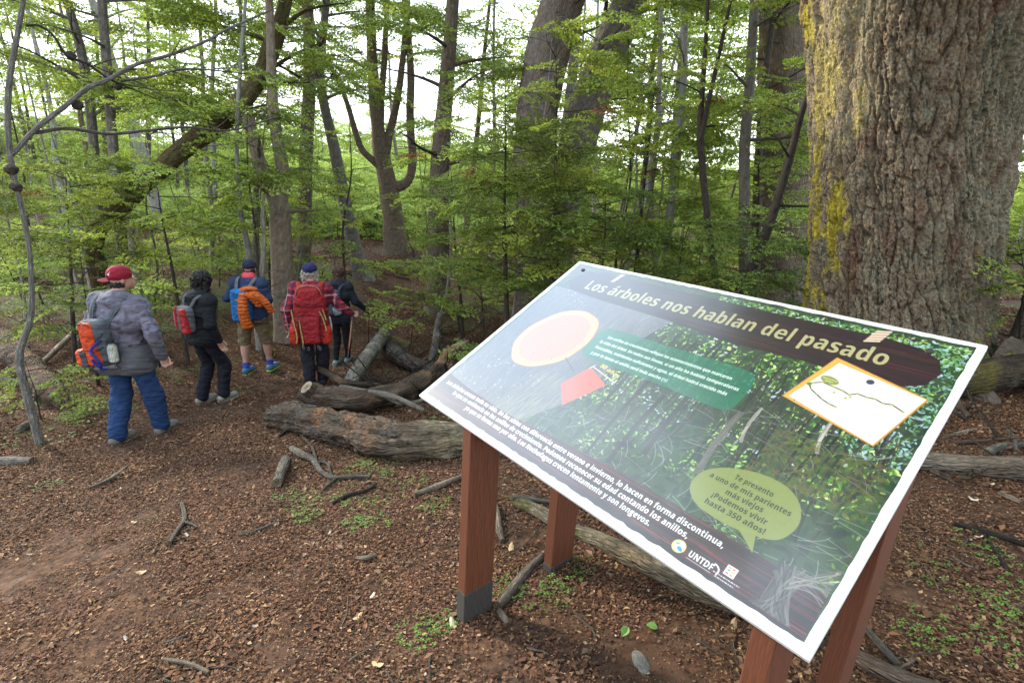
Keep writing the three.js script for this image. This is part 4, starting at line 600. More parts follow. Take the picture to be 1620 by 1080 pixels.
// tangle of dead twigs and branches on the slopes
{
  reseed(818);
  const zones = [['dark crooked branch in the tangle behind the log pile', 'branches behind the log pile', 70, 540, 770, 530, 640, 0.6, darkW], ['thin grey dead branch in the tangle between path and sign', 'dead branches between path and sign', 46, 600, 860, 440, 580, 0.5, greyW], ['thin dead branch in the dark tangle around the slender grey tree', 'dead branches around the slender tree', 50, -20, 260, 400, 560, 0.7, greyW], ['dry twig or branch in the debris beside the giant trunk', 'debris beside the giant trunk', 30, 1440, 1640, 600, 760, 0.35, woodTone(C(0.2, 0.15, 0.11), C(0.3, 0.24, 0.18))], ['dead branch on the ground behind the top edge of the sign', 'dead branches behind the sign', 26, 1000, 1290, 410, 470, 0.6, paleW], ['fallen branch on the bank at the far end of the path', 'branches on the far bank', 24, 480, 680, 385, 450, 1.2, brownW]];
  for (const [label, group, n, x0, x1, y0, y1, len, color] of zones) for (let k = 0; k < n; k++) {
    const p = hit(rr(x0, x1), rr(y0, y1)); if (pathDist(p.x, p.z) < 0.6) continue;
    const a = rnd() * 6.283, e = rnd() < 0.45 ? rr(0.2, 1.1) : rr(0, 0.12), l = len * rr(0.5, 1.6), d = V(Math.cos(a) * Math.cos(e), Math.sin(e), Math.sin(a) * Math.cos(e)), r = rr(0.005, 0.016) * (len > 0.9 ? 2.2 : 1), t = thing('dead_branch', label, 'branch', group, V(p.x, H(p.x, p.z), p.z));
    const q = f => { const v = d.clone().multiplyScalar(l * f).add(V(0.12 * l * noise(f * 3, k, 1), 0.1 * l * noise(f * 3, k, 4), 0.12 * l * noise(f * 3, k, 7))); v.y = Math.max(v.y, H(p.x + v.x, p.z + v.z) - p.y + r * 0.8); return v; };
    const bits = [tube([0, 0.25, 0.5, 0.75, 1].map(q), [r, r * 0.85, r * 0.6, r * 0.25], { sides: 6, amp: 0.2, color, step: 0.06 })];
    for (let j = 0; j < 3; j++) { const f = rr(0.25, 0.8), b = q(f), c = b.clone().add(V(rr(-0.3, 0.3), rr(-0.02, 0.25), rr(-0.3, 0.3)).multiplyScalar(l * 0.8)); c.y = Math.max(c.y, H(p.x + c.x, p.z + c.z) - p.y + 0.004); bits.push(tube([b, b.clone().lerp(c, 0.5).add(V(rr(-0.03, 0.03), rr(0, 0.03), 0)), c], [r * 0.5, r * 0.35, r * 0.15], { sides: 5, amp: 0.1, color, step: 0.06 })); }
    mesh('stem', mergeGeometries(bits), M.rough, t);
  }
  // twigs over the near litter
  for (let k = 0; k < 70; k++) {
    const p = hit(rr(-20, 1640), rr(740, 1075)); if (Math.hypot(p.x - 0.6, p.z + 1.6) < 0.2) continue;
    const a = rnd() * 6.283, l = rr(0.04, 0.2), r = rr(0.0018, 0.0045), P = f => { const x = p.x + Math.cos(a) * l * f + 0.02 * noise(f * 3, k, 2), z = p.z + Math.sin(a) * l * f + 0.02 * noise(f * 3, k, 8); return V(x, H(x, z) + r + 0.008, z); }, b = P(0), t = mesh('twig', tube([P(0), P(0.35), P(0.7), P(1)].map(v => v.sub(b)), [r, r, r * 0.8, r * 0.5], { sides: 5, amp: 0.15, color: k % 3 ? greyW : paleW, step: 0.03 }), M.rough);
    t.position.copy(b); tag(t, 'small loose twig lying on the brown leaf litter', 'twig', 'twigs on the leaf litter');
  }
  // larger pale dead leaves and wood flakes
  for (let k = 0; k < 34; k++) {
    const p = hit(rr(-20, 1640), rr(760, 1075)), s = rr(0.01, 0.026), g = new THREE.CircleGeometry(1, 7), ps = g.attributes.position; for (let i = 0; i < ps.count; i++) { const x = ps.getX(i), y = ps.getY(i); ps.setXYZ(i, x * s * rr(0.9, 1.3), y * s * rr(0.4, 0.6), (x * x * 0.4 - y * y * 0.2) * s); } g.rotateX(-Math.PI / 2); g.computeVertexNormals();
    const c = rnd(), m = mesh('wood_flake', g, c < 0.5 ? flakeMat[0] : c < 0.8 ? flakeMat[1] : flakeMat[2]); m.position.set(p.x, H(p.x, p.z) + 0.012, p.z); m.rotation.set(rr(-0.3, 0.3), rnd() * 6.283, rr(-0.3, 0.3)); tag(m, 'pale flake of wood or dead leaf lying on the litter', 'flake', 'pale flakes on the leaf litter');
  }
  for (const [px, py, s, r] of [[987, 1010, 0.019, 0.9], [1030, 999, 0.018, -0.4]]) { const g = new THREE.CircleGeometry(s, 16); g.rotateX(-Math.PI / 2); const p = hit(px, py), ps = g.attributes.position; for (let i = 0; i < ps.count; i++) { const x = ps.getX(i), z = ps.getZ(i), k = 1 - 0.45 * Math.pow(Math.abs(x) / s, 2); ps.setXYZ(i, x * 1.15 + 0.1 * Math.abs(z), -9 * x * x + 0.5 * Math.abs(z) + 0.06 * s * Math.sin(x * 900), z * k * 0.8); } g.computeVertexNormals(); const m = mesh('green_leaf', g, new THREE.MeshPhysicalMaterial({ color: C(0.13, 0.25, 0.035), roughness: 0.5, transmission: 0.3, thickness: 0, side: THREE.DoubleSide })); m.position.set(p.x, H(p.x, p.z) + 0.02, p.z); m.rotation.set(0.3, r, 0.15); tag(m, 'single round bright green leaf on the litter under the sign', 'leaf', 'round green leaves under the sign'); }
}
// ---------------------------------------------------------------- the information sign
{
  reseed(70);
  const S = 1365, cv = document.createElement('canvas'); cv.width = 2048; cv.height = 1365; const g = cv.getContext('2d');
  const X = u => u * S, css = (r, gg, b, a = 1) => `rgba(${r | 0},${gg | 0},${b | 0},${a})`;
  const poly = (pts, fill, stroke, lw = 1) => { g.beginPath(); pts.forEach(([u, v], i) => i ? g.lineTo(X(u), X(v)) : g.moveTo(X(u), X(v))); g.closePath(); if (fill) { g.fillStyle = fill; g.fill(); } if (stroke) { g.strokeStyle = stroke; g.lineWidth = lw; g.stroke(); } };
  const fit = (s, u0, u1, v, px, color, w = 'bold', sp = 0) => { g.font = `${w} ${px}px sans-serif`; g.textBaseline = 'alphabetic'; g.fillStyle = color; const m = g.measureText(s).width; g.save(); g.translate(X(u0), X(v)); g.scale(X(u1 - u0) / m, 1); g.fillText(s, 0, 0); g.restore(); };
  g.fillStyle = '#f6f6f4'; g.fillRect(0, 0, 2048, 1365);
  g.save(); g.beginPath(); // ragged edge of the print
  const edge = []; for (let i = 0; i <= 60; i++) edge.push([0.016 + 1.468 * i / 60, 0.014 + rr(0, 0.005)]); for (let i = 1; i <= 40; i++) edge.push([1.485 - rr(0, 0.003), 0.016 + 0.962 * i / 40]); for (let i = 1; i <= 90; i++) edge.push([1.484 - 1.466 * i / 90, 0.981 - rr(0, 0.007) * rr(0, 1)]); for (let i = 1; i < 40; i++) edge.push([0.016 + rr(0, 0.005), 0.98 - 0.962 * i / 40]);
  edge.forEach(([u, v], i) => i ? g.lineTo(X(u), X(v)) : g.moveTo(X(u), X(v))); g.closePath(); g.clip();
  g.fillStyle = '#3c4f38'; g.fillRect(0, 0, 2048, 1365);
  const dab = (u, v, s, c, n = 1, th = rnd() * 6.283) => { g.fillStyle = c; g.beginPath(); g.ellipse(X(u), X(v), s, s * rr(0.25, 0.6), th, 0, 6.283); g.fill(); };
  // printed forest photograph: shade, foliage, sky gaps, stems
  for (let i = 0; i < 2600; i++) { const u = rr(0.01, 1.49), v = rr(0.01, 0.98); dab(u, v, rr(8, 34), css(rr(20, 60), rr(35, 75), rr(30, 60), 0.5)); }
  for (let i = 0; i < 5200; i++) { const u = rr(0.55, 1.48), v = rr(0.2, 0.9), n = noise(u * 9, v * 9, 1) + 0.55 - 1.0 * Math.abs(v - 0.36); if (n < rnd() * 0.55) continue; const l = rnd(), k = 0.6 + 0.7 * n; dab(u, v, rr(3, 12), l < 0.55 ? css(80 * k, 130 * k, 55 * k, 0.8) : l < 0.82 ? css(145 * k, 190 * k, 80 * k, 0.85) : css(205 * k, 235 * k, 135 * k, 0.85)); }
  for (let i = 0; i < 900; i++) { const u = rr(0.6, 1.45), v = rr(0.22, 0.62); if (noise(u * 11 + 4, v * 11, 6) < 0.12 + 0.5 * Math.max(0, v - 0.4)) continue; dab(u, v, rr(3, 11), css(205, 222, 238, 0.8)); }
  for (let i = 0; i < 1300; i++) { const u = rr(0.75, 1.48), v = rr(0.03, 0.12); const l = rnd(); dab(u, v, rr(3, 11), l < 0.5 ? css(110, 165, 70, 0.85) : l < 0.75 ? css(165, 205, 110, 0.8) : css(215, 230, 235, 0.8)); }
  for (let i = 0; i < 700; i++) { const u = rr(1.35, 1.48), v = rr(0.05, 0.5); dab(u, v, rr(3, 10), rnd() < 0.5 ? css(165, 205, 215, 0.8) : css(110, 165, 115, 0.8)); }
  for (let i = 0; i < 260; i++) { const u = rr(0.6, 1.45), v = rr(0.22, 0.55), l = rr(0.08, 0.3), w = rr(1.5, 9), t = rr(30, 75); g.strokeStyle = css(t, t * 0.95, t * 0.9, 0.8); g.lineWidth = w; g.beginPath(); g.moveTo(X(u), X(v)); g.quadraticCurveTo(X(u + rr(-0.02, 0.02)), X(v + l / 2), X(u + rr(-0.03, 0.03)), X(v + l)); g.stroke(); }
  for (let i = 0; i < 420; i++) { const u = rr(0.5, 1.46), v = rr(0.45, 0.92), l = rr(0.01, 0.09), a = rr(-1.6, 1.6), t = rr(120, 215); g.strokeStyle = css(t, t, t * 0.98, 0.5); g.lineWidth = rr(1, 3.5); g.beginPath(); g.moveTo(X(u), X(v)); g.quadraticCurveTo(X(u + l * Math.cos(a) + 0.01), X(v + l * Math.sin(a) * 0.5), X(u + l * Math.cos(a) * 1.4), X(v + l * Math.sin(a))); g.stroke(); }
  for (const [u, v, l, w, t] of [[1.09, 0.5, 0.25, 26, 100], [1.13, 0.46, 0.14, 12, 150], [0.93, 0.42, 0.35, 22, 45], [0.78, 0.36, 0.5, 16, 40], [0.7, 0.3, 0.42, 13, 45], [1.3, 0.42, 0.12, 14, 160], [0.86, 0.55, 0.3, 20, 42], [1.17, 0.2, 0.2, 14, 60], [1.02, 0.22, 0.2, 10, 60]]) { g.strokeStyle = css(t, t * 0.96, t * 0.9, 0.92); g.lineWidth = w; g.beginPath(); g.moveTo(X(u), X(v)); g.quadraticCurveTo(X(u - 0.012), X(v + l / 2), X(u + 0.012), X(v + l)); g.stroke(); for (let k = 0; k < 30; k++) { g.strokeStyle = css(t * 1.5, t * 1.45, t * 1.35, 0.4); g.lineWidth = 1.4; const y = v + l * rnd(), x = u + rr(-0.4, 0.4) * w / S; g.beginPath(); g.moveTo(X(x), X(y)); g.lineTo(X(x + rr(-0.003, 0.003)), X(y + 0.03)); g.stroke(); } }
  for (let i = 0; i < 500; i++) { const u = rr(1.2, 1.47), v = rr(0.5, 0.68); dab(u, v, rr(5, 16), css(rr(75, 115), rr(85, 115), rr(40, 60), 0.55)); }
  // the big printed trunk on the left
  poly([[0.03, 0.2], [0.68, 0.2], [0.6, 0.42], [0.63, 0.66], [0.48, 0.9], [0.03, 0.9]], css(116, 112, 118, 0.85));
  for (let i = 0; i < 1500; i++) { const u = rr(0.04, 0.62), v = rr(0.2, 0.88), t = rr(65, 165), l = rr(0.02, 0.09); g.strokeStyle = css(t, t * 0.98, t, 0.4); g.lineWidth = rr(1, 5); g.beginPath(); g.moveTo(X(u), X(v)); g.lineTo(X(u + rr(-0.015, 0.015)), X(v + l)); g.stroke(); }
  for (let i = 0; i < 260; i++) { const u = rr(0.4, 0.6), v = 0.62 + rr(0, 0.24); g.strokeStyle = css(150, 150, 105, 0.4); g.lineWidth = rr(2, 4); g.beginPath(); g.moveTo(X(u - (v - 0.62) * 0.3), X(v)); g.lineTo(X(u - (v - 0.62) * 0.3 - 0.01), X(v + 0.05)); g.stroke(); }
  for (let i = 0; i < 420; i++) { const u = rr(0.03, 0.42), v = rnd() < 0.5 ? rr(0.03, 0.3) : rr(0.68, 0.84), t = rr(150, 225); if (noise(u * 12, v * 12, 9) < 0.05) continue; dab(u, v, rr(2, 8), css(t, t, t, 0.6)); }
  // boards with wood grain
  const wood = (pts, u0, u1, v0, v1, n, red) => { poly(pts, '#32242a'); g.save(); g.beginPath(); pts.forEach(([u, v], i) => i ? g.lineTo(X(u), X(v)) : g.moveTo(X(u), X(v))); g.clip(); for (let i = 0; i < n; i++) { const u = rr(u0 - 0.1, u1), v = rr(v0, v1), l = rr(0.05, 0.4), k = rnd() < red ? css(rr(120, 175), rr(50, 80), rr(55, 75), 0.5) : css(rr(20, 85), rr(15, 62), rr(20, 65), 0.6); g.strokeStyle = k; g.lineWidth = rr(0.8, 3.2); g.beginPath(); g.moveTo(X(u), X(v)); g.bezierCurveTo(X(u + l * 0.3), X(v + rr(-0.004, 0.004)), X(u + l * 0.6), X(v + rr(-0.004, 0.004)), X(u + l), X(v + rr(-0.003, 0.003))); g.stroke(); } g.restore(); };
  wood([[0.1, 0.06], [0.28, 0.045], [0.55, 0.05], [0.85, 0.056], [1.16, 0.06], [1.28, 0.056], [1.38, 0.07], [1.43, 0.1], [1.447, 0.15], [1.43, 0.205], [1.38, 0.235], [1.24, 0.24], [1.12, 0.238], [0.9, 0.25], [0.65, 0.225], [0.3, 0.215], [0.12, 0.2], [0.06, 0.15]], 0.06, 1.45, 0.04, 0.25, 520, 0.14);
  wood([[0.03, 0.85], [0.2, 0.868], [0.42, 0.878], [0.87, 0.856], [1.18, 0.86], [1.48, 0.868], [1.48, 0.98], [0.03, 0.98]], 0.03, 1.48, 0.85, 0.97, 620, 0.3);
  for (const [u, v, du] of [[0.285, 0.03, 0.012], [1.272, 0.03, 0.024]]) { g.save(); g.translate(X(u), X(v)); for (let k = 0; k < 9; k++) { g.fillStyle = k % 2 ? '#c9a98a' : '#e6d2bd'; g.save(); g.translate(-k * 2, k * 9); g.rotate(-0.35); g.fillRect(-X(du) * 0.8, 0, X(du) * 1.7, 8.5); g.restore(); } g.restore(); }
  fit('Los árboles nos hablan del pasado', 0.172, 1.33, 0.172, 118, '#b9b281');
  // slice of a trunk with rings
  g.save(); g.translate(X(0.29), X(0.485)); g.rotate(0.35);
  g.fillStyle = '#c9a878'; g.beginPath(); for (let i = 0; i < 48; i++) { const a = i / 48 * 6.283, r = X(0.172) * (1 + 0.012 * Math.sin(a * 5 + 1) + 0.008 * Math.sin(a * 9)); g.lineTo(Math.cos(a) * r * 0.9, Math.sin(a) * r * 1.1); } g.fill(); g.strokeStyle = '#a8703f'; g.lineWidth = 5; g.closePath(); g.stroke();
  g.fillStyle = '#d39a80'; g.beginPath(); for (let i = 0; i < 48; i++) { const a = i / 48 * 6.283, r = X(0.143) * (1 + 0.012 * Math.sin(a * 5 + 1) + 0.008 * Math.sin(a * 9)); g.lineTo(Math.cos(a) * r * 0.9, Math.sin(a) * r * 1.1); } g.fill();
  for (let k = 1; k < 16; k++) { g.strokeStyle = 'rgba(140,82,60,0.5)'; g.lineWidth = 2; g.beginPath(); g.ellipse(0, 0, X(0.008) * k, X(0.0098) * k, 0, 0, 6.283); g.stroke(); } g.restore();
  poly([[0.505, 0.671], [0.583, 0.747], [0.659, 0.6], [0.548, 0.553]], '#cf6450');
  g.strokeStyle = '#31353a'; g.lineWidth = 4; g.beginPath(); g.moveTo(X(0.42), X(0.555)); g.lineTo(X(0.505), X(0.6)); g.stroke();
  g.strokeStyle = '#efe9c9'; g.lineWidth = 4; g.beginPath(); g.moveTo(X(0.556), X(0.548)); g.lineTo(X(0.676), X(0.576)); g.moveTo(X(0.549), X(0.562)); g.lineTo(X(0.558), X(0.536)); g.moveTo(X(0.67), X(0.588)); g.lineTo(X(0.68), X(0.562)); g.stroke();
  g.save(); g.translate(X(0.575), X(0.535)); g.rotate(0.2); fit('50 años', 0, 0.1, 0, 34, '#e6d463'); g.restore();
  // green caption
  { const p = [[0.45, 0.5], [0.45, 0.42], [0.455, 0.35], [0.5, 0.345], [0.75, 0.345], [1.03, 0.338], [1.06, 0.36], [1.068, 0.43], [1.062, 0.51], [1.03, 0.525], [0.8, 0.512], [0.5, 0.525]]; g.beginPath(); p.forEach(([u, v], i) => { const [a, b] = p[(i + 1) % p.length], mx = (u + a) / 2, my = (v + b) / 2; i ? g.quadraticCurveTo(X(u), X(v), X(mx), X(my)) : g.moveTo(X(mx), X(my)); }); { const [u, v] = p[0], [a, b] = p[1]; g.quadraticCurveTo(X(u), X(v), X((u + a) / 2), X((v + b) / 2)); } g.fillStyle = 'rgba(32,118,88,0.78)'; g.fill(); }
  fit('Los anillos de crecimiento reflejan los acontecimientos que marcaron', 0.5, 1.0, 0.4, 26, '#eef4ec'); fit('la vida del árbol. En todas sus líneas, si un año ha habido temperaturas', 0.487, 1.04, 0.432, 26, '#eef4ec'); fit('favorables, nutrientes suficientes y agua, el árbol habrá crecido más', 0.49, 1.02, 0.464, 26, '#eef4ec'); fit('y por lo tanto el anillo será más ancho (+)', 0.497, 0.83, 0.496, 26, '#eef4ec');
  // pinned map card
  const card = [[1.212, 0.188], [1.452, 0.252], [1.405, 0.455], [1.153, 0.393]]; poly(card, '#e8b556'); const cm = card.reduce((a, [u, v]) => [a[0] + u / 4, a[1] + v / 4], [0, 0]); poly(card.map(([u, v], i) => { const k = i === 0 ? 0.86 : i === 3 ? 0.91 : 0.975; return [cm[0] + (u - cm[0]) * k, cm[1] + (v - cm[1]) * k]; }), '#efebe6'); poly(card, null, '#c98a3c', 4);
  const way = pts => { g.strokeStyle = '#46503a'; g.lineWidth = 5; g.beginPath(); pts.forEach(([u, v], i) => i ? g.lineTo(X(u), X(v)) : g.moveTo(X(u), X(v))); g.stroke(); for (const [u, v] of pts) { g.fillStyle = '#b8b556'; g.beginPath(); g.arc(X(u), X(v), 5, 0, 6.283); g.fill(); } };
  way([[1.198, 0.312], [1.22, 0.298], [1.25, 0.303], [1.275, 0.307], [1.295, 0.315], [1.31, 0.302], [1.335, 0.305], [1.352, 0.302], [1.372, 0.309], [1.392, 0.304], [1.42, 0.317]]); way([[1.193, 0.319], [1.205, 0.336], [1.225, 0.348], [1.245, 0.36], [1.266, 0.368], [1.284, 0.371]]);
  for (const [u, v] of [[1.26, 0.323], [1.292, 0.33], [1.3, 0.322]]) { g.fillStyle = '#b8b556'; g.beginPath(); g.arc(X(u), X(v), 5, 0, 6.283); g.fill(); }
  g.fillStyle = '#6f8f4a'; g.beginPath(); g.arc(X(1.193), X(0.319), 9, 0, 6.283); g.fill();
  g.fillStyle = '#98a04b'; g.beginPath(); g.ellipse(X(1.232), X(0.283), 34, 20, 0.2, 0, 6.283); g.fill(); g.strokeStyle = '#dfe3c6'; g.lineWidth = 4; g.setLineDash([7, 2, 4, 2]); g.beginPath(); g.moveTo(X(1.213), X(0.279)); g.lineTo(X(1.252), X(0.281)); g.moveTo(X(1.222), X(0.288)); g.lineTo(X(1.243), X(0.289)); g.stroke(); g.setLineDash([]);
  g.fillStyle = '#454b58'; g.beginPath(); g.arc(X(1.32), X(0.247), 13, 0, 6.283); g.fill();
  // speech bubble
  { const p = [[1.1, 0.79], [1.105, 0.73], [1.15, 0.69], [1.21, 0.667], [1.26, 0.66], [1.31, 0.668], [1.35, 0.7], [1.368, 0.75], [1.355, 0.8], [1.33, 0.82], [1.3, 0.826], [1.27, 0.835], [1.2, 0.838], [1.14, 0.828]]; g.fillStyle = 'rgba(138,148,80,0.95)'; g.beginPath(); const c = p.length; for (let i = 0; i <= c; i++) { const [u, v] = p[i % c], [a, b] = p[(i + 1) % c]; i ? g.quadraticCurveTo(X(u), X(v), X((u + a) / 2), X((v + b) / 2)) : g.moveTo(X((u + a) / 2), X((v + b) / 2)); } g.fill(); poly([[1.255, 0.825], [1.3, 0.815], [1.318, 0.868]], 'rgba(138,148,80,0.95)'); }
  for (const [s, u0, u1, v] of [['Te presento', 1.185, 1.285, 0.712], ['a uno de mis parientes', 1.13, 1.34, 0.738], ['más viejos', 1.188, 1.286, 0.763], ['¡Podemos vivir', 1.165, 1.308, 0.788], ['hasta 350 años!', 1.16, 1.316, 0.813]]) fit(s, u0, u1, v, 31, '#1d2819');
  // main text
  fit('Los árboles crecen toda su vida. En los sitios con diferencia entre verano e invierno, lo hacen en forma discontinua,', 0.055, 1.262, 0.896, 34, '#f3f1ee'); fit('lo que se evidencia en los anillos de crecimiento. Podemos reconocer su edad contando los anillos,', 0.134, 1.183, 0.922, 34, '#f3f1ee'); fit('ya que se forma uno por año. Los Nothofagus crecen lentamente y son longevos.', 0.252, 1.088, 0.948, 34, '#f3f1ee');
  // printed roots at the corner
  for (let i = 0; i < 70; i++) { const u = rr(1.36, 1.45), t = rr(45, 125); g.strokeStyle = css(t, t * 0.97, t * 0.94, 0.7); g.lineWidth = rr(2, 9); g.beginPath(); g.moveTo(X(1.4 + rr(-0.03, 0.03)), X(rr(0.84, 0.88))); g.quadraticCurveTo(X(1.4 + rr(-0.03, 0.03)), X(0.93), X(u), X(0.968)); g.stroke(); }
  for (let i = 0; i < 16; i++) { const t = rr(95, 150); g.strokeStyle = css(t, t * 0.95, t * 0.9, 0.8); g.lineWidth = rr(2, 6); g.beginPath(); g.moveTo(X(1.41), X(rr(0.85, 0.9))); g.quadraticCurveTo(X(1.44), X(rr(0.84, 0.88)), X(1.478), X(rr(0.8, 0.9))); g.stroke(); }
  // emblems
  g.fillStyle = '#e4d07c'; g.beginPath(); g.arc(X(1.178), X(0.949), 24, 0, 6.283); g.fill(); g.fillStyle = '#e8f0f2'; g.beginPath(); g.arc(X(1.178), X(0.949), 18, 0, 6.283); g.fill(); g.fillStyle = '#3f8fc4'; g.beginPath(); g.ellipse(X(1.183), X(0.954), 11, 7, 0.4, 0, 6.283); g.fill(); g.fillStyle = '#5fae8a'; g.beginPath(); g.ellipse(X(1.172), X(0.944), 8, 4, -0.4, 0, 6.283); g.fill();
  fit('UNTDF', 1.206, 1.27, 0.957, 32, '#eeeef0'); g.strokeStyle = '#eeeef0'; g.lineWidth = 5; g.beginPath(); g.arc(X(1.268), X(0.953), 20, -1.7, 0.5); g.stroke(); g.lineWidth = 1.5; g.beginPath(); g.moveTo(X(1.206), X(0.963)); g.lineTo(X(1.27), X(0.963)); g.stroke();
  g.fillStyle = '#eceaf0'; g.fillRect(X(1.291), X(0.921), 34, 36); for (const [x, y, c] of [[5, 5, '#d9913f'], [18, 5, '#cf5a45'], [5, 14, '#3fa08c'], [21, 14, '#d9a23f'], [5, 25, '#c9503f'], [18, 26, '#d98a3f']]) { g.fillStyle = c; g.fillRect(X(1.291) + x, X(0.921) + y, 9, 5); }
  g.strokeStyle = '#c9c6cc'; g.lineWidth = 4; g.setLineDash([6, 2, 9, 2, 4, 2]); g.beginPath(); g.moveTo(X(1.272), X(0.955)); g.lineTo(X(1.335), X(0.955)); g.moveTo(X(1.28), X(0.963)); g.lineTo(X(1.325), X(0.963)); g.stroke(); g.setLineDash([]);
  g.restore();
  for (let i = 0; i < 220; i++) { g.fillStyle = css(120, 108, 88, 0.1); g.beginPath(); g.ellipse(X(rr(0, 1.5)), X(rr(0, 1)), rr(4, 26), rr(3, 9), rnd() * 3, 0, 6.283); g.fill(); }
  for (let i = 0; i < 60; i++) { g.fillStyle = css(35, 30, 30, 0.85); g.beginPath(); g.ellipse(X(rr(0.02, 1.48)), X(Math.pow(rnd(), 0.8) * 0.97 + 0.01), rr(1.5, 4.5), rr(1.2, 3), rnd() * 3, 0, 6.283); g.fill(); }
  const map = new THREE.CanvasTexture(cv); map.colorSpace = THREE.SRGBColorSpace; map.anisotropy = 8;

  const BL = V(-0.29, -0.674, -1.541).multiplyScalar(1.25).add(EYE), base = V(BL.x, 0, BL.z), yb = BL.y;
  const t = thing('information_sign', 'tilted printed information panel about trees on four reddish brown plank posts', 'sign', null, base); t.rotation.y = -Math.atan2(0.764, 0.645);
  t.updateMatrixWorld();
  const tilt = Math.asin(0.499), slab = new RoundedBoxGeometry(1.5, 0.016, 1.0, 2, 0.003);
  const white = new THREE.MeshPhysicalMaterial({ color: C(0.62, 0.63, 0.62), roughness: 0.4, clearcoat: 0.3, clearcoatRoughness: 0.2 });
  const pm = mesh('panel', slab, white, t); const frame = (m, off) => { m.position.set(0.75, yb + 0.5 * Math.sin(tilt) + off * Math.cos(tilt), -0.5 * Math.cos(tilt) + off * Math.sin(tilt)); m.rotation.x = tilt; };
  frame(pm, -0.009);
  const sheet = new THREE.PlaneGeometry(1.494, 0.994); sheet.rotateX(-Math.PI / 2);
  const sm = mesh('printed_face', sheet, new THREE.MeshPhysicalMaterial({ map, color: C(0.46, 0.46, 0.46), roughness: 0.3, ior: 1.65, clearcoat: 1, clearcoatRoughness: 0.12 }), pm); sm.position.y = 0.0095;
  // posts: planks with a grey weathered foot, cut to the slope of the panel
  const grain = texture(256, 512, (u, v) => { const s = 0.6 + 0.42 * tileNoise(u, v, 26, 2, 4, 3) + 0.4 * tileNoise(u, v, 5, 3, 9, 3); return [s * 1.02, s * 0.98, s * 0.96]; }, true, 3);
  const stain = new THREE.MeshPhysicalMaterial({ color: C(0.14, 0.042, 0.014), map: grain, roughness: 0.6, clearcoat: 0.15, clearcoatRoughness: 0.4 }), foot = new THREE.MeshStandardMaterial({ color: C(0.042, 0.042, 0.034), map: grain, roughness: 0.85 });
  stain.color.multiplyScalar(1.8); foot.color.multiplyScalar(1.7);
  const under = z => yb - z * Math.tan(tilt) - 0.022;
  for (const [x0, x1, z0, z1, f] of [[0.3, 0.352, -0.152, -0.012, 1], [1.385, 1.437, -0.152, -0.012, 1], [0.31, 0.362, -0.625, -0.485, 0], [1.425, 1.477, -0.625, -0.485, 0]]) {
    const c = V((x0 + x1) / 2, 0, (z0 + z1) / 2), w = c.clone().applyMatrix4(t.matrixWorld), gy = H(w.x, w.z), fy = gy + (f ? 0.15 : 0.03), top = under(c.z), h = top - fy;
    const box = new RoundedBoxGeometry(x1 - x0, h, z1 - z0, 2, 0.004), p = box.attributes.position; for (let i = 0; i < p.count; i++) if (p.getY(i) > h * 0.3) p.setY(i, p.getY(i) - p.getZ(i) * Math.tan(tilt)); box.computeVertexNormals();
    const m = mesh('post', box, stain, t); m.position.set(c.x, fy + h / 2, c.z);
    const fb = new RoundedBoxGeometry(x1 - x0 + 0.003, fy - gy + 0.12, z1 - z0 + 0.003, 2, 0.004), fm = mesh('weathered_foot', fb, foot, m); fm.position.y = -h / 2 - (fy - gy + 0.12) / 2 + 0.002;
  }
  for (const [x0, x1] of [[0.356, 0.396], [1.34, 1.38]]) { const l = 0.72, b = new RoundedBoxGeometry(0.035, 0.07, l, 2, 0.004), m = mesh('rail', b, stain, t); m.position.set((x0 + x1) / 2 + (x0 > 1 ? 0.022 : -0.002), yb + 0.4 * Math.sin(tilt) - 0.055, -0.4 * Math.cos(tilt) - 0.03); m.rotation.x = tilt; }
  for (const [u, v] of [[0.075, 0.06], [1.395, 0.075]]) { const s = mesh('screw', new THREE.CylinderGeometry(0.009, 0.009, 0.004, 14), new THREE.MeshStandardMaterial({ color: C(0.05, 0.04, 0.04), roughness: 0.5, metalness: 0.6 }), pm); s.position.set(u - 0.75, 0.011, v - 0.5); }
}
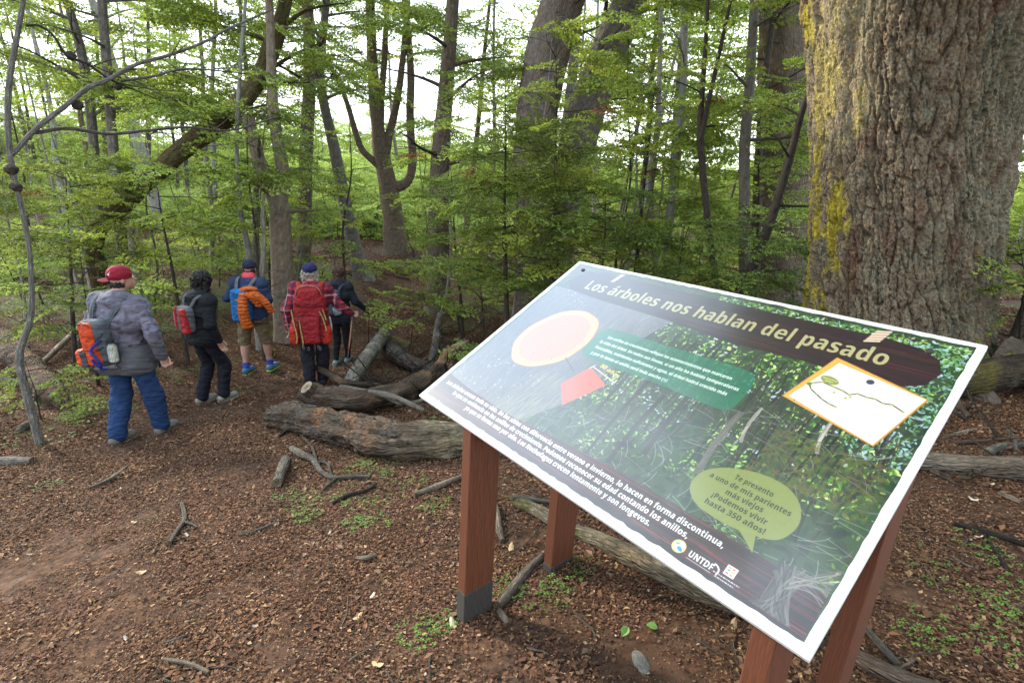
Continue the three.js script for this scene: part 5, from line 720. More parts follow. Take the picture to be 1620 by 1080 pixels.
// ---------------------------------------------------------------- hikers: bodies and clothes as smooth fields meshed on a grid
function fieldMesh(fn, lo, hi, cell, color) {                                       // surface nets
  const nx = Math.ceil((hi.x - lo.x) / cell) + 1, ny = Math.ceil((hi.y - lo.y) / cell) + 1, nz = Math.ceil((hi.z - lo.z) / cell) + 1, f = new Float32Array(nx * ny * nz), id = new Int32Array(nx * ny * nz).fill(-1);
  const B = 4, reach = cell * B * 1.45 + 0.03;                                      // blocks far from the surface take one value
  for (let k0 = 0; k0 < nz; k0 += B) for (let j0 = 0; j0 < ny; j0 += B) for (let q0 = 0; q0 < nx; q0 += B) {
    const c = fn(lo.x + (q0 + 1.5) * cell, lo.y + (j0 + 1.5) * cell, lo.z + (k0 + 1.5) * cell), skip = Math.abs(c) > reach;
    for (let k = k0; k < Math.min(nz, k0 + B); k++) for (let j = j0; j < Math.min(ny, j0 + B); j++) for (let q = q0; q < Math.min(nx, q0 + B); q++) f[q + nx * (j + ny * k)] = skip ? c : fn(lo.x + q * cell, lo.y + j * cell, lo.z + k * cell);
  }
  const pos = [], nor = [], col = [], idx = [], at = (x, y, z) => x + nx * (y + ny * z), e = cell * 0.5;
  for (let z = 0; z < nz - 1; z++) for (let y = 0; y < ny - 1; y++) for (let x = 0; x < nx - 1; x++) {
    let m = 0, n = 0, sx = 0, sy = 0, sz = 0; const v = [];
    for (let c = 0; c < 8; c++) { const d = f[at(x + (c & 1), y + (c >> 1 & 1), z + (c >> 2))]; v.push(d); if (d < 0) m |= 1 << c; }
    if (m === 0 || m === 255) continue;
    for (let a = 0; a < 8; a++) for (const b of [a | 1, a | 2, a | 4]) if (b !== a && (v[a] < 0) !== (v[b] < 0)) { const t = v[a] / (v[a] - v[b]); sx += lerp(a & 1, b & 1, t); sy += lerp(a >> 1 & 1, b >> 1 & 1, t); sz += lerp(a >> 2, b >> 2, t); n++; }
    const X = lo.x + (x + sx / n) * cell, Y = lo.y + (y + sy / n) * cell, Z = lo.z + (z + sz / n) * cell; id[at(x, y, z)] = pos.length / 3; pos.push(X, Y, Z);
    const gx = fn(X + e, Y, Z) - fn(X - e, Y, Z), gy = fn(X, Y + e, Z) - fn(X, Y - e, Z), gz = fn(X, Y, Z + e) - fn(X, Y, Z - e), l = Math.hypot(gx, gy, gz) || 1; nor.push(gx / l, gy / l, gz / l);
    if (color) { const c = color(X, Y, Z); col.push(c.r, c.g, c.b); }
  }
  const quad = (a, b, c, d, flip) => { if (a < 0 || b < 0 || c < 0 || d < 0) return; flip ? idx.push(a, c, b, a, d, c) : idx.push(a, b, c, a, c, d); };
  for (let z = 1; z < nz - 1; z++) for (let y = 1; y < ny - 1; y++) for (let x = 1; x < nx - 1; x++) {
    const s = f[at(x, y, z)] < 0;
    if (s !== f[at(x + 1, y, z)] < 0) quad(id[at(x, y - 1, z - 1)], id[at(x, y, z - 1)], id[at(x, y, z)], id[at(x, y - 1, z)], !s);
    if (s !== f[at(x, y + 1, z)] < 0) quad(id[at(x - 1, y, z - 1)], id[at(x - 1, y, z)], id[at(x, y, z)], id[at(x, y, z - 1)], !s);
    if (s !== f[at(x, y, z + 1)] < 0) quad(id[at(x - 1, y - 1, z)], id[at(x, y - 1, z)], id[at(x, y, z)], id[at(x - 1, y, z)], !s);
  }
  const uvs = []; for (let i = 0; i < pos.length; i += 3) uvs.push(pos[i] + 0.6 * pos[i + 2], pos[i + 1] - 0.25 * pos[i + 2]);
  const g = new THREE.BufferGeometry(); g.setAttribute('position', new THREE.Float32BufferAttribute(pos, 3)); g.setAttribute('normal', new THREE.Float32BufferAttribute(nor, 3)); g.setAttribute('uv', new THREE.Float32BufferAttribute(uvs, 2)); if (color) g.setAttribute('color', new THREE.Float32BufferAttribute(col, 3)); g.setIndex(idx); return g;
}
const cap = (a, b, ra, rb = ra) => { const dx = b[0] - a[0], dy = b[1] - a[1], dz = b[2] - a[2], l2 = dx * dx + dy * dy + dz * dz || 1e-9; return (x, y, z) => { const px = x - a[0], py = y - a[1], pz = z - a[2], t = clamp((px * dx + py * dy + pz * dz) / l2, 0, 1), qx = px - t * dx, qy = py - t * dy, qz = pz - t * dz; return Math.sqrt(qx * qx + qy * qy + qz * qz) - ra - (rb - ra) * t; }; };
const ell = (c, r) => (x, y, z) => { const a = (x - c[0]) / r[0], b = (y - c[1]) / r[1], d = (z - c[2]) / r[2], k = Math.sqrt(a * a + b * b + d * d); return (k - 1) * Math.min(r[0], r[1], r[2]); };
const rbox = (c, h, r, turn = 0, tip = 0) => { const ct = Math.cos(turn), st = Math.sin(turn), cp = Math.cos(tip), sp = Math.sin(tip); return (x, y, z) => { let X = x - c[0], Y = y - c[1], Z = z - c[2]; [X, Y] = [X * ct + Y * st, -X * st + Y * ct]; [Y, Z] = [Y * cp + Z * sp, -Y * sp + Z * cp]; const a = Math.abs(X) - h[0] + r, b = Math.abs(Y) - h[1] + r, d = Math.abs(Z) - h[2] + r; return Math.hypot(Math.max(a, 0), Math.max(b, 0), Math.max(d, 0)) + Math.min(0, Math.max(a, b, d)) - r; }; };
const blend = (list, k) => (x, y, z) => { let r = 1e3; for (const f of list) { const d = f(x, y, z); if (d > r + k) continue; if (d < r - k) { r = d; continue; } const h = 0.5 + 0.5 * (r - d) / k; r = r + (d - r) * h - k * h * (1 - h); } return r; };
const creases = texture(256, 256, (u, v) => { const a = 1 - 2.2 * Math.abs(tileNoise(u, v, 4, 6, 3, 2)), b = 1 - 2.2 * Math.abs(tileNoise(u, v, 7, 5, 23, 2)), s = clamp(0.35 * a + 0.3 * b + 0.15 + 0.25 * tileNoise(u, v, 16, 16, 9, 2), 0, 1); return [s, s, s]; }, false, 2.6);
const worndye = texture(256, 256, (u, v) => { const s = 0.84 + 0.3 * tileNoise(u, v, 5, 5, 33, 4); return [s, s, s]; }, true, 1.7);
const cloth = (r, g, b, ro = 0.85) => new THREE.MeshPhysicalMaterial({ color: C(r * 1.3, g * 1.3, b * 1.3), map: worndye, roughness: ro, specularIntensity: 0.4, bumpMap: creases, bumpScale: 0.03 });
const tinted = new THREE.MeshPhysicalMaterial({ vertexColors: true, roughness: 0.85, specularIntensity: 0.4, map: worndye, color: C(1.3, 1.3, 1.3), bumpMap: creases, bumpScale: 0.03 });
const skinMat = new THREE.MeshStandardMaterial({ color: C(0.3, 0.165, 0.115), roughness: 0.6 });
const L3 = (a, b, t) => [lerp(a[0], b[0], t), lerp(a[1], b[1], t), lerp(a[2], b[2], t)], A3 = (a, b) => [a[0] + b[0], a[1] + b[1], a[2] + b[2]];
function handParts(el, wr, side, grip) {                                              // palm, four fingers of unequal length, thumb from the side of the palm
  const d = V(wr[0] - el[0], wr[1] - el[1], wr[2] - el[2]).normalize(), fwd = V(0, 0, -1).addScaledVector(d, d.z).normalize(), inn = V(0, 0, 0).crossVectors(d, fwd).multiplyScalar(side).normalize();   // inn: towards the body
  const P = (a, b, c) => [wr[0] + d.x * a + fwd.x * b + inn.x * c, wr[1] + d.y * a + fwd.y * b + inn.y * c, wr[2] + d.z * a + fwd.z * b + inn.z * c], out = [cap(P(0.0, 0, 0), P(0.03, 0, 0), 0.027, 0.028)];
  for (let k = 0; k < 4; k++) {
    const b = 0.03 - 0.02 * k, len = [0.07, 0.078, 0.072, 0.058][k], c = grip ? [1.0, 2.1] : [0.35, 0.8]; const r = [0.0098, 0.01, 0.0095, 0.0085][k];
    const p0 = P(0.02, b * 0.7, 0), p1 = P(0.085, b, 0.004), p2 = A3(p1, P(len * 0.5 * Math.cos(c[0]), 0, len * 0.5 * Math.sin(c[0])).map((v, i) => v - wr[i])), p3 = A3(p2, P(len * 0.5 * Math.cos(c[1]), 0, len * 0.5 * Math.sin(c[1])).map((v, i) => v - wr[i]));
    out.push(cap(p0, p1, 0.015, 0.0115), cap(p1, p2, r * 1.05, r), cap(p2, p3, r, r * 0.85));
  }
  const t0 = P(0.015, 0.024, 0.004), t1 = P(0.045, 0.045, 0.018), t2 = P(0.068, grip ? 0.035 : 0.048, 0.034), t3 = P(0.085, grip ? 0.018 : 0.044, 0.042); out.push(cap(t0, t1, 0.015, 0.012), cap(t1, t2, 0.0115, 0.0105), cap(t2, t3, 0.0105, 0.009));
  return out;
}
function boxOf(pts, m) { const lo = V(9, 9, 9), hi = V(-9, -9, -9); for (const p of pts) { lo.min(V(...p)); hi.max(V(...p)); } return [lo.subScalar(m), hi.addScalar(m)]; }
// j: joints in metres, the person facing -z, x to the person's right
function person(o) {
  const j = o.j, t = thing('person', o.label, 'person', null, o.at); t.rotation.y = o.turn; t.scale.setScalar(o.scale || 1);
  const W = o.build || 1, hd = j.head, hy = o.headTurn || 0, hp = o.headTip || 0;
  const R = (x, y, z) => { let X = x, Y = y * Math.cos(hp) - z * Math.sin(hp), Z = y * Math.sin(hp) + z * Math.cos(hp); return [hd[0] + X * Math.cos(hy) + Z * Math.sin(hy), hd[1] + Y, hd[2] - X * Math.sin(hy) + Z * Math.cos(hy)]; };  // head axes: face towards -z
  const torso = m => [cap(j.ls, j.rs, 0.07 + m), cap(A3(j.chest, [-0.09 * W, 0, 0]), A3(j.chest, [0.09 * W, 0, 0]), 0.115 * W + m), cap(A3(j.waist, [-0.07 * W, 0, 0]), A3(j.waist, [0.07 * W, 0, 0]), 0.11 * W + m), cap(A3(j.pelvis, [-0.08 * W, 0, 0]), A3(j.pelvis, [0.08 * W, 0, 0]), 0.12 * W + m), cap(j.waist, j.chest, 0.12 * W + m)];
  const arm = (s, e, w, m, cut = 1) => [cap(s, e, 0.05 + m, 0.041 + m), cap(e, L3(e, w, cut), 0.041 + m, lerp(0.041, 0.028, cut) + m)];
  const leg = (h, k, a, m, cut = 1) => [cap(h, k, 0.085 + m, 0.058 + m), cap(k, L3(k, a, cut), 0.057 + m, lerp(0.057, 0.037, cut) + m), ...(cut > 0.8 ? [cap(L3(k, a, 0.2), L3(k, a, 0.45), 0.058 + m, 0.05 + m)] : [])];
  const skin = blend([...torso(-0.012), ...arm(j.ls, j.le, j.lw, 0), ...arm(j.rs, j.re, j.rw, 0), ...leg(j.lh, j.lk, j.la, 0), ...leg(j.rh, j.rk, j.ra, 0), cap(j.la, A3(j.la, [0, -0.05, -0.12]), 0.035, 0.03), cap(j.ra, A3(j.ra, [0, -0.05, -0.12]), 0.035, 0.03), cap(j.neck, A3(hd, [0, -0.06, 0.02]), 0.056, 0.052)], 0.03);
  const all = Object.values(j), [lo, hi] = boxOf(all, 0.2); lo.y = 0.0;
  const head = blend([ell(R(0, 0.025, 0.012), [0.078, 0.098, 0.098]), ell(R(0, -0.035, -0.025), [0.06, 0.075, 0.068]), cap(R(0, -0.075, -0.05), R(0, -0.08, -0.065), 0.028), cap(R(0, 0.01, -0.082), R(0, -0.03, -0.105), 0.01, 0.014), cap(R(-0.03, 0.022, -0.078), R(0.03, 0.022, -0.078), 0.014), cap(R(-0.018, -0.058, -0.085), R(0.018, -0.058, -0.085), 0.009), ell(R(-0.079, -0.005, 0.012), [0.014, 0.032, 0.02]), ell(R(0.079, -0.005, 0.012), [0.014, 0.032, 0.02]), cap(R(0, -0.05, 0.03), j.neck, 0.055, 0.058)], 0.014);
  const geos = [fieldMesh(skin, lo, V(hi.x, hd[1] - 0.06, hi.z), 0.017), fieldMesh(head, V(hd[0] - 0.14, hd[1] - 0.19, hd[2] - 0.15), V(hd[0] + 0.14, hd[1] + 0.15, hd[2] + 0.15), 0.0075)];
  for (const [e, w, s, gr] of [[j.le, j.lw, -1, o.gripL], [j.re, j.rw, 1, o.gripR]]) geos.push(fieldMesh(blend([...handParts(e, w, s, gr), cap(L3(e, w, 0.7), w, 0.03, 0.027)], 0.008), V(...w).subScalar(0.165), V(...w).addScalar(0.165), 0.0078));
  mesh('body', mergeGeometries(geos), skinMat, t);
  for (const s of [-1, 1]) { const e = mesh('eye', new THREE.SphereGeometry(0.011, 12, 8), eyeMat, t); e.position.set(...R(s * 0.031, 0.006, -0.083)); }
  const wr = (x, y, z, a) => a * 0.8 * noise(x * 6, y * 7, z * 6) + a * 0.9 * (0.25 - Math.abs(noise(x * 5 + y * 3, y * 12 - x * 4, z * 5)));
  const lay2 = (name, f, m, box, c = 0.014, col) => mesh(name, fieldMesh(f, box ? box[0] : lo, box ? box[1] : hi, c, col), col ? tinted : m, t);
  // upper garment
  const U = o.upper, up0 = blend([...torso(U.m), cap(A3(j.pelvis, [-0.08 * W, U.hem + 0.05, 0]), A3(j.pelvis, [0.08 * W, U.hem + 0.05, 0]), 0.13 * W + U.m + (U.flare || 0)), ...arm(j.ls, j.le, j.lw, U.m * 0.8, U.sleeve), ...arm(j.rs, j.re, j.rw, U.m * 0.8, U.sleeve), ...(U.hood ? [ell(A3(j.neck, [0, -0.035, 0.085]), [0.135, 0.07, 0.07]), cap(A3(j.neck, [-0.07, 0.0, 0.03]), A3(j.neck, [0.07, 0.0, 0.03]), 0.055)] : [cap(A3(j.neck, [0, -0.03, 0]), A3(j.neck, [0, 0.02, 0]), 0.068)])], 0.045), hemY = j.pelvis[1] + U.hem - 0.05;
  const handCut = (x, y, z) => Math.max(cutSphere(j.lw, x, y, z), cutSphere(j.rw, x, y, z));
  const armsOnly = blend([...arm(j.ls, j.le, j.lw, U.m * 0.9, U.sleeve), ...arm(j.rs, j.re, j.rw, U.m * 0.9, U.sleeve)], 0.02);
  const upF = (x, y, z) => Math.min(Math.max(up0(x, y, z), hemY - y + 0.02 * Math.sin(x * 9)), armsOnly(x, y, z)) + wr(x, y, z, U.wrinkle ?? 0.014);
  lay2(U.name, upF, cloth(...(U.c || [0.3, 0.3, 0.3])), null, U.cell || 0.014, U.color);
  // lower garment
  const D = o.lower, dn0 = blend([cap(A3(j.pelvis, [-0.08 * W, 0, 0]), A3(j.pelvis, [0.08 * W, 0, 0]), 0.125 * W + D.m), ...leg(j.lh, j.lk, j.la, D.m, D.cut), ...leg(j.rh, j.rk, j.ra, D.m, D.cut), ...(D.wide ? [cap(j.lk, L3(j.lk, j.la, D.cut), 0.06 + D.m, 0.055 + D.wide), cap(j.rk, L3(j.rk, j.ra, D.cut), 0.06 + D.m, 0.055 + D.wide)] : [])], 0.03);
  lay2(D.name, (x, y, z) => Math.max(dn0(x, y, z), y - j.pelvis[1] - 0.1, (D.floor ?? 0.02) - y) + wr(x, y + 3, z, 0.016), cloth(...D.c));
  // shoes
  for (const a of [j.la, j.ra]) {
    const yw = o.toe || 0, heel = A3(a, [0, -0.035, 0.045]), toe = A3(a, [0.03 * yw, -0.05, -0.17]), lift = Math.max(0, a[1] - 0.1), s = blend([cap(a, A3(a, [0, -0.02, 0]), 0.045, 0.05), cap(heel, toe, 0.043, 0.036), cap(A3(heel, [0, -0.01, 0]), A3(toe, [0, -0.005, 0.02]), 0.042, 0.045)], 0.025), b = [V(a[0] - 0.12, a[1] - 0.12, a[2] - 0.26), V(a[0] + 0.12, a[1] + 0.08, a[2] + 0.14)];
    const sh = mesh('shoe', fieldMesh((x, y, z) => Math.max(s(x, y, z), a[1] - 0.088 - y), b[0], b[1], 0.01), cloth(...o.shoe), t), so = blend([cap(A3(heel, [0, -0.048, 0]), A3(toe, [0, -0.033, 0.01]), 0.047, 0.047)], 0.01);
    mesh('sole', fieldMesh((x, y, z) => Math.max(so(x, y, z), a[1] - 0.1 - y, y - a[1] + 0.072), b[0], b[1], 0.009), cloth(...(o.sole || [0.2, 0.19, 0.17])), sh);
    if (o.sock) mesh('sock', fieldMesh((x, y, z) => Math.max(cap(a, L3(a, a === j.la ? j.lk : j.rk, 0.3), 0.046, 0.052)(x, y, z), y - a[1] - 0.1), b[0].clone().add(V(0, 0.05, 0)), b[1].clone().add(V(0, 0.1, 0)), 0.01), cloth(...o.sock), t);
  }
  // hair
  if (o.hair) { const h = o.hair, parts = h.parts.map(p => p.length === 2 ? ell(R(...p[0]), p[1]) : cap(R(...p[0]), R(...p[1]), p[2], p[3])), f = blend(parts, 0.03), face = R(0, -0.02, -0.13); const col = h.color ? (x, y, z) => h.color(x - hd[0], y - hd[1], z - hd[2]) : null; const b = boxOf([R(0, 0.14, 0.1), R(0, -h.down, 0.1), R(0.13, 0, 0), R(-0.13, 0, 0)], 0.1); lay2('hair', (x, y, z) => Math.max(f(x, y, z) + 0.02 * noise(x * 45, y * 22, z * 45) + 0.008 * noise(x * 110, y * 40, z * 110), 0.085 - Math.hypot(x - face[0], y - face[1], z - face[2])), cloth(...h.c, 0.6), b, 0.009, col); }
  // cap with brim
  if (o.cap) {
    const k = o.cap, cr = ell(R(0, 0.04, 0.008), [0.096, 0.09, 0.11]), y0 = k.low ?? 0.02, m = cloth(...k.c), q = mesh('cap', fieldMesh((x, y, z) => { const dx = x - hd[0], dz = z - hd[2]; return Math.max(cr(x, y, z), hd[1] + y0 - 0.25 * (dz * Math.cos(hy) + dx * Math.sin(hy)) * 0.3 - y); }, V(...hd).subScalar(0.16), V(...hd).addScalar(0.17), 0.008), m, t);
    const by = hy + (k.back || 0), br = new THREE.CylinderGeometry(0.075, 0.078, 0.008, 24, 1), p = br.attributes.position; for (let i = 0; i < p.count; i++) { const x = p.getX(i), z = p.getZ(i); p.setXYZ(i, x * 1.02, p.getY(i) - 5 * x * x, z * (z < 0 ? 1.15 : 0.6)); } br.computeVertexNormals();
    const bm = mesh('brim', br, m, q); bm.position.set(hd[0] - Math.sin(by) * 0.1, hd[1] + y0 + 0.012, hd[2] - Math.cos(by) * 0.1); bm.rotation.set(0, by, 0); bm.rotateX(-0.25);
    if (k.logo) { const lg = new THREE.Shape(); [[-0.03, -0.004], [-0.018, 0.006], [-0.01, 0.018], [0.0, 0.012], [0.008, 0.02], [0.014, 0.008], [0.03, 0.002], [0.014, -0.004], [0.004, -0.016], [-0.004, -0.006], [-0.018, -0.014]].forEach(([x, y], i) => i ? lg.lineTo(x, y) : lg.moveTo(x, y)); const gg = new THREE.ExtrudeGeometry(lg, { depth: 0.003, bevelEnabled: false }), lm = mesh('cap_emblem', gg, cloth(0.75, 0.6, 0.62), q), n = V(-0.42, 0.28, 0.86).applyAxisAngle(UP, k.logo); lm.position.set(hd[0], hd[1] + 0.03, hd[2]).addScaledVector(n, 0.105); lm.lookAt(lm.position.clone().add(n)); lm.scale.setScalar(1.3); }
  }
  if (o.scarf) lay2('neckerchief', blend([cap(A3(j.neck, [-0.03, 0.02, 0.01]), A3(j.neck, [0.03, 0.02, 0.01]), 0.065)], 0.01), cloth(...o.scarf), [V(...j.neck).subScalar(0.14), V(...j.neck).addScalar(0.14)], 0.01);
  t.updateMatrixWorld(true);
  return t;
}
const cutSphere = (w, x, y, z) => 0.02 - Math.hypot(x - w[0], y - w[1], z - w[2]);
const eyeMat = new THREE.MeshStandardMaterial({ color: C(0.5, 0.48, 0.45), roughness: 0.2 });
const place = (px, py, turn, dy = 0) => { const p = hit(px, py); p.y = H(p.x, p.z) + dy; return p; };
function worn(name, label, p, category = 'backpack') { const t = thing(name, label, category, null, p.position); t.rotation.copy(p.rotation); t.scale.copy(p.scale); return t; }
const strapM = cloth(0.12, 0.12, 0.13);
function strap(t, pts, r, m) { const g = tube(pts.map(p => V(p[0], p[1], p[2] * 0.94)), [r], { sides: 12, step: 0.03, shape: (u, a) => 1 / Math.hypot(Math.cos(a) / 0.3, Math.sin(a) / 1.25) }); return mesh('strap', g, m, t); }
const soft = (t, name, list, k, box, m, cell = 0.012, wr = 0.01) => { const f = blend(list, k); return mesh(name, fieldMesh((x, y, z) => f(x, y, z) + wr * fbm(x * 14, y * 14, z * 14, 2), V(...box[0]), V(...box[1]), cell), m, t); };
const lines = (t, name, ll, r, m) => { for (const l of ll) mesh(name, tube(l.map(p => V(...p)), [r], { sides: 6, step: 0.02 }), m, t); };

reseed(808);
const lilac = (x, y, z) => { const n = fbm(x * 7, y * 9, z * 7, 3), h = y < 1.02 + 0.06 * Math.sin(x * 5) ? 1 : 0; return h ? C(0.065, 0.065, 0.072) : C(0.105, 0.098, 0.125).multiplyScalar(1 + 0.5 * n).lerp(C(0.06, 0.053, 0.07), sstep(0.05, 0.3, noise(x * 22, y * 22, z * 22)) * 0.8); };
{ // man in the red cap
  const p = person({ label: 'person in red cap, grey lilac rain jacket and blue trousers walking away', at: place(224, 694, 0), turn: -0.12, build: 1.16, scale: 1.0, headTurn: -0.55, headTip: 0.12, gripR: true,
    j: { head: [0.02, 1.655, -0.05], neck: [0.0, 1.5, 0.0], ls: [-0.2, 1.42, 0.0], rs: [0.2, 1.42, 0.0], chest: [0, 1.27, 0.02], waist: [0, 1.08, 0.01], pelvis: [0, 0.93, 0.02], le: [-0.33, 1.16, 0.04], lw: [-0.3, 0.98, -0.16], re: [0.37, 1.17, 0.06], rw: [0.37, 0.93, 0.0], lh: [-0.1, 0.9, 0.01], lk: [-0.12, 0.5, 0.02], la: [-0.1, 0.1, 0.17], rh: [0.1, 0.9, 0.01], rk: [0.14, 0.5, -0.07], ra: [0.13, 0.1, -0.13] },
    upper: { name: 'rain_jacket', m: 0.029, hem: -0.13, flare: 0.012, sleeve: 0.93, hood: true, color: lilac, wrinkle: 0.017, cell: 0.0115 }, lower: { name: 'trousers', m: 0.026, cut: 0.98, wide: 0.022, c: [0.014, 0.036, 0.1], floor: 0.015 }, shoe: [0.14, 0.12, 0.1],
    cap: { c: [0.19, 0.008, 0.02], low: 0.0, logo: 0.55, back: Math.PI * 0.86 }, hair: { c: [0.02, 0.017, 0.015], down: 0.12, parts: [[[0, -0.03, 0.04], [0.076, 0.075, 0.07]]] } });
  const t = worn('backpack', 'small orange and grey daypack hanging low on the lilac jacket', p), or = cloth(0.46, 0.05, 0.012, 0.7), gr = cloth(0.07, 0.08, 0.09), dk = cloth(0.045, 0.045, 0.05), B = [[-0.3, 0.7, 0.08], [0.32, 1.45, 0.5]];
  soft(t, 'pack_body', [rbox([-0.06, 1.1, 0.225], [0.125, 0.22, 0.085], 0.07, 0.1)], 0.02, B, gr); soft(t, 'front_panel', [rbox([-0.07, 1.16, 0.295], [0.07, 0.14, 0.045], 0.04, 0.1)], 0.02, B, or); soft(t, 'pocket', [rbox([-0.09, 0.97, 0.295], [0.125, 0.085, 0.06], 0.05, 0.1)], 0.02, B, or); soft(t, 'pocket_patch', [rbox([-0.1, 0.96, 0.345], [0.035, 0.075, 0.02], 0.015, 0.1)], 0.01, B, dk);
  lines(t, 'zip', [[[-0.15, 1.03, 0.35], [-0.07, 1.055, 0.362], [0.02, 1.045, 0.35]], [[-0.13, 1.28, 0.335], [-0.07, 1.3, 0.34], [-0.01, 1.28, 0.335]], [[-0.13, 1.3, 0.3], [-0.135, 1.15, 0.33], [-0.16, 1.06, 0.33]]], 0.005, dk); lines(t, 'webbing', [[[0.05, 1.2, 0.27], [0.02, 1.14, 0.335]], [[0.05, 1.08, 0.28], [0.02, 1.05, 0.34]]], 0.007, dk);
  strap(t, [[-0.12, 1.24, 0.22], [-0.13, 1.4, 0.17], [-0.13, 1.5, 0.08], [-0.14, 1.5, -0.04], [-0.15, 1.34, -0.15], [-0.15, 1.15, -0.14]], 0.022, gr); strap(t, [[0.03, 1.26, 0.22], [0.1, 1.4, 0.16], [0.13, 1.5, 0.08], [0.14, 1.5, -0.04], [0.15, 1.34, -0.15], [0.15, 1.15, -0.14]], 0.022, gr); strap(t, [[0.04, 1.0, 0.2], [0.17, 1.06, 0.14], [0.24, 1.1, 0.03]], 0.012, dk);
  lines(t, 'cord', [[[0.05, 1.15, 0.3], [0.0, 1.06, 0.37], [0.05, 0.97, 0.36], [0.02, 0.9, 0.34]], [[0.02, 1.02, 0.37], [0.07, 0.95, 0.36], [0.03, 0.88, 0.33], [0.07, 0.87, 0.3]], [[0.0, 0.98, 0.37], [0.03, 0.93, 0.37], [0.08, 0.92, 0.33]]], 0.012, cloth(0.02, 0.04, 0.2));
  const b = worn('water_bottle', 'translucent white water bottle in the side pocket of the orange daypack', p, 'bottle'); const bm = mesh('flask', new THREE.LatheGeometry([[0, 0], [0.036, 0.0], [0.04, 0.012], [0.04, 0.13], [0.034, 0.155], [0.02, 0.172], [0.02, 0.19], [0, 0.19]].map(([x, y]) => new THREE.Vector2(x, y)), 20), cloth(0.42, 0.43, 0.36, 0.35), b); bm.position.set(0.1, 0.93, 0.25); const bc = mesh('lid', new THREE.CylinderGeometry(0.026, 0.026, 0.035, 16), dk, bm); bc.position.y = 0.2;
  const u = worn('folded_umbrella', 'grey rolled item strapped under the orange daypack', p, 'umbrella'); const um = mesh('roll', tube([V(-0.12, 0.84, 0.24), V(-0.02, 0.86, 0.23), V(0.08, 0.88, 0.22)], [0.026, 0.03, 0.028], { sides: 14, step: 0.02, amp: 0.1 }), cloth(0.2, 0.2, 0.2, 0.5), u); mesh('grip', tube([V(-0.12, 0.84, 0.24), V(-0.16, 0.832, 0.245)], [0.033, 0.03], { sides: 14 }), dk, u);
  const ph = worn('phone', 'small dark phone with a pale edge in the hand of the red cap person', p, 'phone'), pm = mesh('case', new RoundedBoxGeometry(0.012, 0.1, 0.055, 2, 0.005), cloth(0.03, 0.03, 0.035, 0.3), ph); pm.position.set(0.335, 0.86, -0.02); pm.rotation.z = -0.2;
}
{ // woman with black hair
  const p = person({ label: 'person with long black hair in a black jacket and black trousers walking away', at: place(336, 637, 0), turn: -0.42, build: 0.94, scale: 0.955, headTurn: -0.2, headTip: 0.2,
    j: { head: [0.0, 1.62, -0.07], neck: [0.0, 1.49, -0.01], ls: [-0.17, 1.41, 0.0], rs: [0.17, 1.41, 0.0], chest: [0, 1.27, 0.02], waist: [0, 1.08, 0.02], pelvis: [0, 0.93, 0.03], le: [-0.25, 1.14, 0.03], lw: [-0.22, 0.95, -0.14], re: [0.25, 1.14, 0.08], rw: [0.24, 0.9, -0.02], lh: [-0.09, 0.9, 0.02], lk: [-0.09, 0.5, -0.06], la: [-0.08, 0.1, 0.08], rh: [0.09, 0.9, 0.02], rk: [0.1, 0.52, -0.16], ra: [0.1, 0.11, -0.1] },
    upper: { name: 'jacket', m: 0.026, hem: -0.04, sleeve: 0.95, hood: true, c: [0.007, 0.008, 0.01] }, lower: { name: 'trousers', m: 0.012, cut: 0.99, wide: 0.02, c: [0.008, 0.008, 0.014], floor: 0.02 }, shoe: [0.22, 0.2, 0.17], sole: [0.3, 0.28, 0.24],
    hair: { c: [0.006, 0.005, 0.0045], down: 0.3, parts: [[[0, 0.035, 0.01], [0.118, 0.118, 0.122]], [[0, -0.1, 0.07], [0.145, 0.14, 0.08]], [[-0.07, -0.2, 0.07], [0.075, 0.11, 0.06]], [[0.07, -0.2, 0.07], [0.075, 0.11, 0.06]], [[0, -0.22, 0.09], [0.08, 0.1, 0.05]]] } });
  const t = worn('backpack', 'small red and grey backpack on the black jacket', p), rd = cloth(0.27, 0.014, 0.016, 0.7), gr = cloth(0.09, 0.09, 0.095), B = [[-0.3, 0.8, 0.06], [0.32, 1.5, 0.46]];
  soft(t, 'pack_body', [rbox([-0.02, 1.19, 0.2], [0.12, 0.17, 0.07], 0.06)], 0.02, B, gr); soft(t, 'front_panel', [rbox([0.035, 1.18, 0.255], [0.06, 0.16, 0.035], 0.03, 0.12)], 0.02, B, rd); soft(t, 'front_panel', [rbox([-0.095, 1.2, 0.245], [0.025, 0.15, 0.035], 0.02)], 0.02, B, rd); strap(t, [[-0.08, 1.34, 0.19], [-0.11, 1.47, 0.12], [-0.12, 1.49, 0.0], [-0.12, 1.36, -0.13], [-0.12, 1.15, -0.12]], 0.02, gr); strap(t, [[0.06, 1.34, 0.19], [0.11, 1.47, 0.12], [0.13, 1.49, 0.0], [0.13, 1.36, -0.13], [0.13, 1.15, -0.12]], 0.02, gr);
  const b = worn('water_bottle', 'pink bottle in the side of the small red backpack', p, 'bottle'), bm = mesh('flask', new THREE.LatheGeometry([[0, 0], [0.034, 0], [0.038, 0.012], [0.038, 0.13], [0.03, 0.15], [0.018, 0.16], [0, 0.16]].map(([x, y]) => new THREE.Vector2(x, y)), 20), cloth(0.6, 0.05, 0.17, 0.5), b); bm.position.set(-0.16, 1.12, 0.21); mesh('lid', new THREE.CylinderGeometry(0.022, 0.024, 0.04, 16), cloth(0.03, 0.03, 0.03), bm).position.y = 0.175;
}
